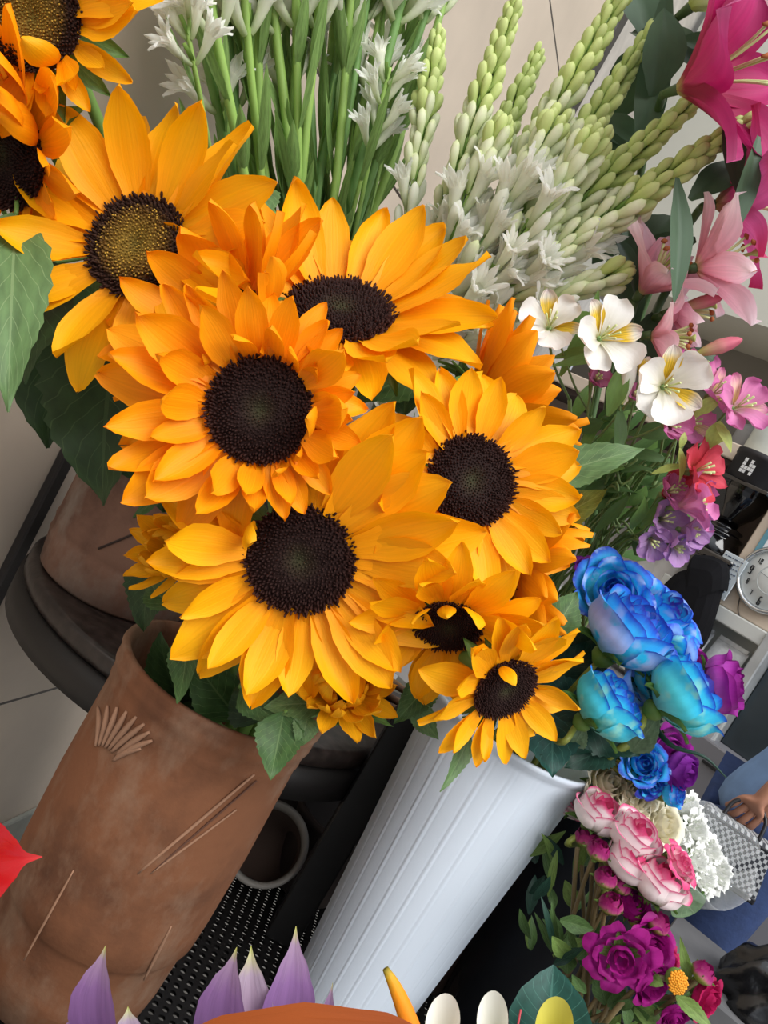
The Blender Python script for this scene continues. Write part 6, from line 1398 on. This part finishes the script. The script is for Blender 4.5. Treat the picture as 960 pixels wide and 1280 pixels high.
HM = M4(((s_.x, -f_.x, 0, hb0.x), (s_.y, -f_.y, 0, hb0.y), (0, 0, 1, hb0.z), (0, 0, 0, 1))) @ M4.Rotation(PI / 2, 4, 'Z') @ S3(.72)
def hput(b, n, m, sm=False): b.v = [HM @ q for q in b.v]; return b.build(n, m, hb, sm)
b = MB(); vs = []; fs = []
for (z, w, d) in ((-.10, .13, .055), (-.095, .135, .06), (.05, .11, .045), (.065, .10, .03)):
    vs += [V((-w, -d, z)), V((w, -d, z)), V((w, d, z)), V((-w, d, z))]
for i in range(3):
    for j in range(4): fs.append((i * 4 + j, i * 4 + (j + 1) % 4, i * 4 + 4 + (j + 1) % 4, i * 4 + 4 + j))
fs += [(3, 2, 1, 0), (12, 13, 14, 15)]; b.add(vs, fs); hput(b, 'body', bgm)
hput(MB().box((-.137, -.062, -.108), (.137, .062, -.088), bev=.004).box((-.112, -.047, .046), (.112, .047, .056), bev=.003), 'leather_trim', blk)
hput(MB().tube(smooth_path([V((-.06, -.03, .06)), V((-.05, -.01, .12)), V((0, 0, .15)), V((.05, -.01, .12)), V((.06, -.03, .06))], 8), .006, 8), 'handle', blk, True)
b = MB(); [b.ball((x, -.063, -.098), .0045, 6) for x in (-.12, -.06, 0, .06, .12)]; hput(b, 'stud', simple('chrome', srgb(200, 204, 208), .18, metal=.9), True)

# ================================================================== NEAR FLOWERS AT THE BOTTOM EDGE
NB = V((P(420, 1500, .55).x, .42, .0))
nbk = thing('flower_bucket', V((-.02, .46, .0)), 'tall dark bucket below the picture edge holding the foreground blooms', 'bucket')
MB().lathe([(0, .003), (.11, 0), (.115, .01), (.15, .50), (.158, .505), (.158, .52), (.15, .52), (.14, .50), (.10, .02), (0, .02)], 48, (-.02, .46, 0)).build('body', simple('black_plastic', srgb(17, 19, 26), .4), nbk)
def inn(k, r=.06): return V((-.02 + r * math.cos(k * 2.4), .46 + r * math.sin(k * 2.4), .03))
def bez(a, b, c, n=16): return [a * (1 - t) ** 2 + b * 2 * t * (1 - t) + c * t * t for t in [i / n for i in range(n + 1)]]
# red anthurium
t = thing('anthurium', inn(0), 'glossy red anthurium spathe cut off by the left edge', 'anthurium')
redm = petal_mat('red_spathe', [(0, srgb(166, 6, 20)), (.8, srgb(178, 8, 24)), (1, srgb(200, 50, 50))], streak=.05, sx=6, trans=.1, spec=.6, rough=.25)
A, B = P(-70, 1075, .62), P(53, 1071, .60)
ANTP = [(0, .75), (.15, 1), (.45, 1), (.65, .82), (.78, .42), (.84, .14), (.92, .07), (1, .01)]
v, f, uv = leaf_world(A, B, px(108, .61), cdir((.1, .25, 1)), .08, prof=ANTP, fold=.25, nt=28, nu=13); putw('spathe', v, f, redm, t, uv)
v, f = tube(smooth_path([A + V((0, -.01, .004)), P(-50, 1090, .59), P(-30, 1096, .57)], 6), px(7, .6), 8); putw('spadix', v, f, simple('spadix_yellow', srgb(220, 190, 90), .6), t)
v, f = tube(bez(A, A + V((-.02, 0, -.2)), inn(0)), .004, 8); putw('stem', v, f, GST, t)
# purple pointed blooms
PUR = petal_mat('purple_pointed_petal', [(0, srgb(124, 84, 140)), (.6, srgb(138, 100, 152)), (.88, srgb(160, 132, 160)), (1, srgb(190, 190, 96))], streak=.18, sx=8, trans=.25)
PUP = petal_mat('pale_pointed_petal', [(0, srgb(160, 126, 160)), (.7, srgb(184, 164, 184)), (.92, srgb(206, 204, 150)), (1, srgb(186, 196, 90))], streak=.12, sx=8, trans=.25)
PTP = [(0, .8), (.25, 1), (.5, .85), (.72, .5), (.85, .2), (.93, .08), (1, .01)]
for lab, cen, ps in (('purple flower with slender pointed petals in front of the terracotta pot base', (140, 1330), (((128, 1300), (132, 1182), 74, PUR, .1), ((100, 1310), (98, 1262), 50, PUR, .2), ((160, 1310), (160, 1258), 50, PUP, .15))),
                     ('purple flower with pointed green-tipped petals at the bottom centre-left', (320, 1340), (((284, 1310), (296, 1184), 76, PUR, .12), ((318, 1300), (314, 1182), 62, PUP, .05), ((344, 1310), (370, 1158), 76, PUR, .15), ((384, 1310), (377, 1214), 34, PUR, .2), ((330, 1320), (352, 1230), 60, PUR, .22))),
                     ('purple petal tip rising alone before the white bucket', (416, 1340), (((412, 1310), (416, 1228), 26, PUR, .1),))):
    kk = cen[0] // 40; t = thing('lotus', inn(kk), lab, 'flower', 'purple pointed flowers')
    for i, (a, b2, w, m, bend) in enumerate(ps):
        v, f, uv = leaf_world(P(a[0], a[1], .50 + .008 * i), P(b2[0], b2[1], .49 + .012 * i), px(w, .5), cdir(((i % 3 - 1) * .3, .1, 1)), bend, prof=PTP, fold=.30, nt=24, nu=9); putw('petal', v, f, m, t, uv)
    c = P(cen[0], cen[1], .52); b = MB(); b.ball(c, .016, 8); b.build('receptacle', GRC, t)
    v, f = tube(bez(c, c + V((0, 0, -.2)), inn(kk)), .0045, 8); putw('stem', v, f, GST, t)
# out-of-place close orange bract along the bottom edge
ORB = petal_mat('orange_bract', [(0, srgb(150, 72, 22)), (.5, srgb(158, 76, 24)), (1, srgb(146, 66, 18))], streak=.08, sx=6, trans=.2)
t = thing('heliconia', inn(8), 'blurry orange bract very close at the bottom edge', 'heliconia')
v, f, uv = leaf_world(P(215, 1300, .36), P(545, 1294, .36), px(78, .36), cdir((0, .35, .95)), .02, prof=[(0, .1), (.2, .7), (.5, 1), (.8, .7), (1, .05)], fold=-.15); putw('bract', v, f, ORB, t, uv)
v, f = tube(bez(P(380, 1310, .365), P(360, 1600, .40), inn(8)), .005, 8); putw('stem', v, f, GST, t)
# bird of paradise spike
t = thing('bird_of_paradise', inn(5), 'orange spike with a green tip rising in front of the white bucket', 'flower')
pts = smooth_path([P(530, 1330, .58), P(508, 1268, .58), P(494, 1234, .58), P(482, 1211, .58)], 8); m_ = len(pts)
v, f = tube(pts, [px(13, .58) * (1 - .72 * (i / m_) ** 1.5) for i in range(m_)], 12); uvs = [((i % 12) / 12, (i // 12) / m_) for i in range(len(v))]
putw('sepal', v, f, petal_mat('orange_spike', [(0, srgb(240, 120, 20)), (.6, srgb(242, 150, 26)), (.85, srgb(206, 160, 40)), (1, srgb(110, 120, 50))], streak=.1, sx=6, trans=.1), t, uvs)
v, f = tube(bez(P(530, 1328, .58), P(520, 1500, .58), inn(5)), .005, 8); putw('stem', v, f, GST, t)
# callas
CWH = petal_mat('white_calla', [(0, srgb(196, 206, 140)), (.3, srgb(232, 230, 206)), (1, srgb(240, 238, 226))], streak=.05, sx=6, trans=.25)
CYE = petal_mat('yellow_calla', [(0, srgb(150, 170, 60)), (.4, srgb(214, 200, 70)), (1, srgb(206, 196, 84))], streak=.08, sx=6, trans=.25)
for i, (lab, top, wid, m, lean) in enumerate((('white calla rim rounded at the bottom edge under the white bucket', (552, 1254), 44, CWH, 0), ('white calla with a pointed lip right of the rounded one', (612, 1250), 40, CWH, 14), ('yellow-green calla at the bottom edge by the dark green leaf', (694, 1258), 46, CYE, -14))):
    d = .60 + .015 * i; t = thing('calla_lily', inn(10 + i), lab, 'calla lily', 'callas at the bottom edge')
    base = P(top[0] + lean + 8, top[1] + 150, d); tip = P(top[0], top[1], d); ax_ = tip - base; M = frame_mat(base, ax_, RX); L = ax_.length; vs = []; fs = []; uvs = []; n = 28; q = 14
    for a in range(q + 1):
        s = a / q
        for b_ in range(n + 1):
            an = 2 * PI * 1.08 * b_ / n - PI * .58; r = px(wid, d) * .5 * (.12 + .88 * s ** 1.3) * (1 + .05 * b_ / n); hgt = L * s * (1 - .34 * s * (.5 - .5 * math.sin(an + .4)))
            vs.append(M @ V((r * math.cos(an), r * math.sin(an), hgt))); uvs.append((b_ / n, s))
    for a in range(q):
        for b_ in range(n): fs.append((a * (n + 1) + b_, a * (n + 1) + b_ + 1, (a + 1) * (n + 1) + b_ + 1, (a + 1) * (n + 1) + b_))
    putw('spathe', vs, fs, m, t, uvs)
    v, f = tube([M @ V((0, 0, L * .1)), M @ V((0, 0, L * .4)), M @ V((0, 0, L * .68))], [px(4, d), px(5, d), px(3, d)], 10); putw('spadix', v, f, simple('spadix_yellow', srgb(220, 190, 90), .6), t)
    v, f = tube(bez(base, base + V((0, 0, -.2)), inn(10 + i)), .0055, 8); putw('stem', v, f, GST, t)
t = thing('green_leaf', inn(14), 'broad dark green leaf at the bottom beside the yellow calla', 'leaf')
v, f, uv = leaf_world(P(680, 1330, .66), P(692, 1206, .68), px(104, .66), cdir((-.1, .2, 1)), .06, fold=.3, prof=LANC); putw('blade', v, f, RLT, t, uv)
v, f = tube(bez(P(690, 1330, .66), P(690, 1500, .66), inn(14)), .004, 8); putw('stalk', v, f, GST, t)
t = thing('red_shoot', inn(15), 'thin red shoot between the two pointed callas', 'flower')
v, f = tube(bez(inn(15), P(640, 1500, .62), P(651, 1262, .62)), [.003 - .0024 * (i / 17) for i in range(17)], 8); putw('shoot', v, f, simple('red_shoot', srgb(176, 50, 60), .5), t)
# ================================================================== LIGHT
wd = bpy.data.worlds.new('world'); SC.world = wd; wd.use_nodes = True
nt = wd.node_tree; bg = nt.nodes['Background']; bg.inputs[1].default_value = 1.0
tc = N(nt, 'ShaderNodeTexCoord'); sp = N(nt, 'ShaderNodeSeparateXYZ'); nt.links.new(tc.outputs['Generated'], sp.inputs[0])
rw = ramp(nt, [(0, (.28, .29, .31, 1)), (.25, (.52, .56, .62, 1)), (.9, (1.25, 1.32, 1.42, 1))]); nt.links.new(sp.outputs['Z'], rw.inputs[0]); nt.links.new(rw.outputs[0], bg.inputs[0])
sl = bpy.data.lights.new('daylight', 'SUN'); sl.energy = 3.3; sl.angle = math.radians(50); sl.color = (1, .98, .95)
so = bpy.data.objects.new('daylight', sl); COL.objects.link(so); so.rotation_euler = V((-.55, .75, -1.05)).to_track_quat('-Z', 'Y').to_euler()
SC.view_settings.view_transform = 'Standard'; SC.view_settings.look = 'None'; SC.view_settings.gamma = 1.0; SC.view_settings.use_curve_mapping = False
SC.view_settings.exposure = 0.16
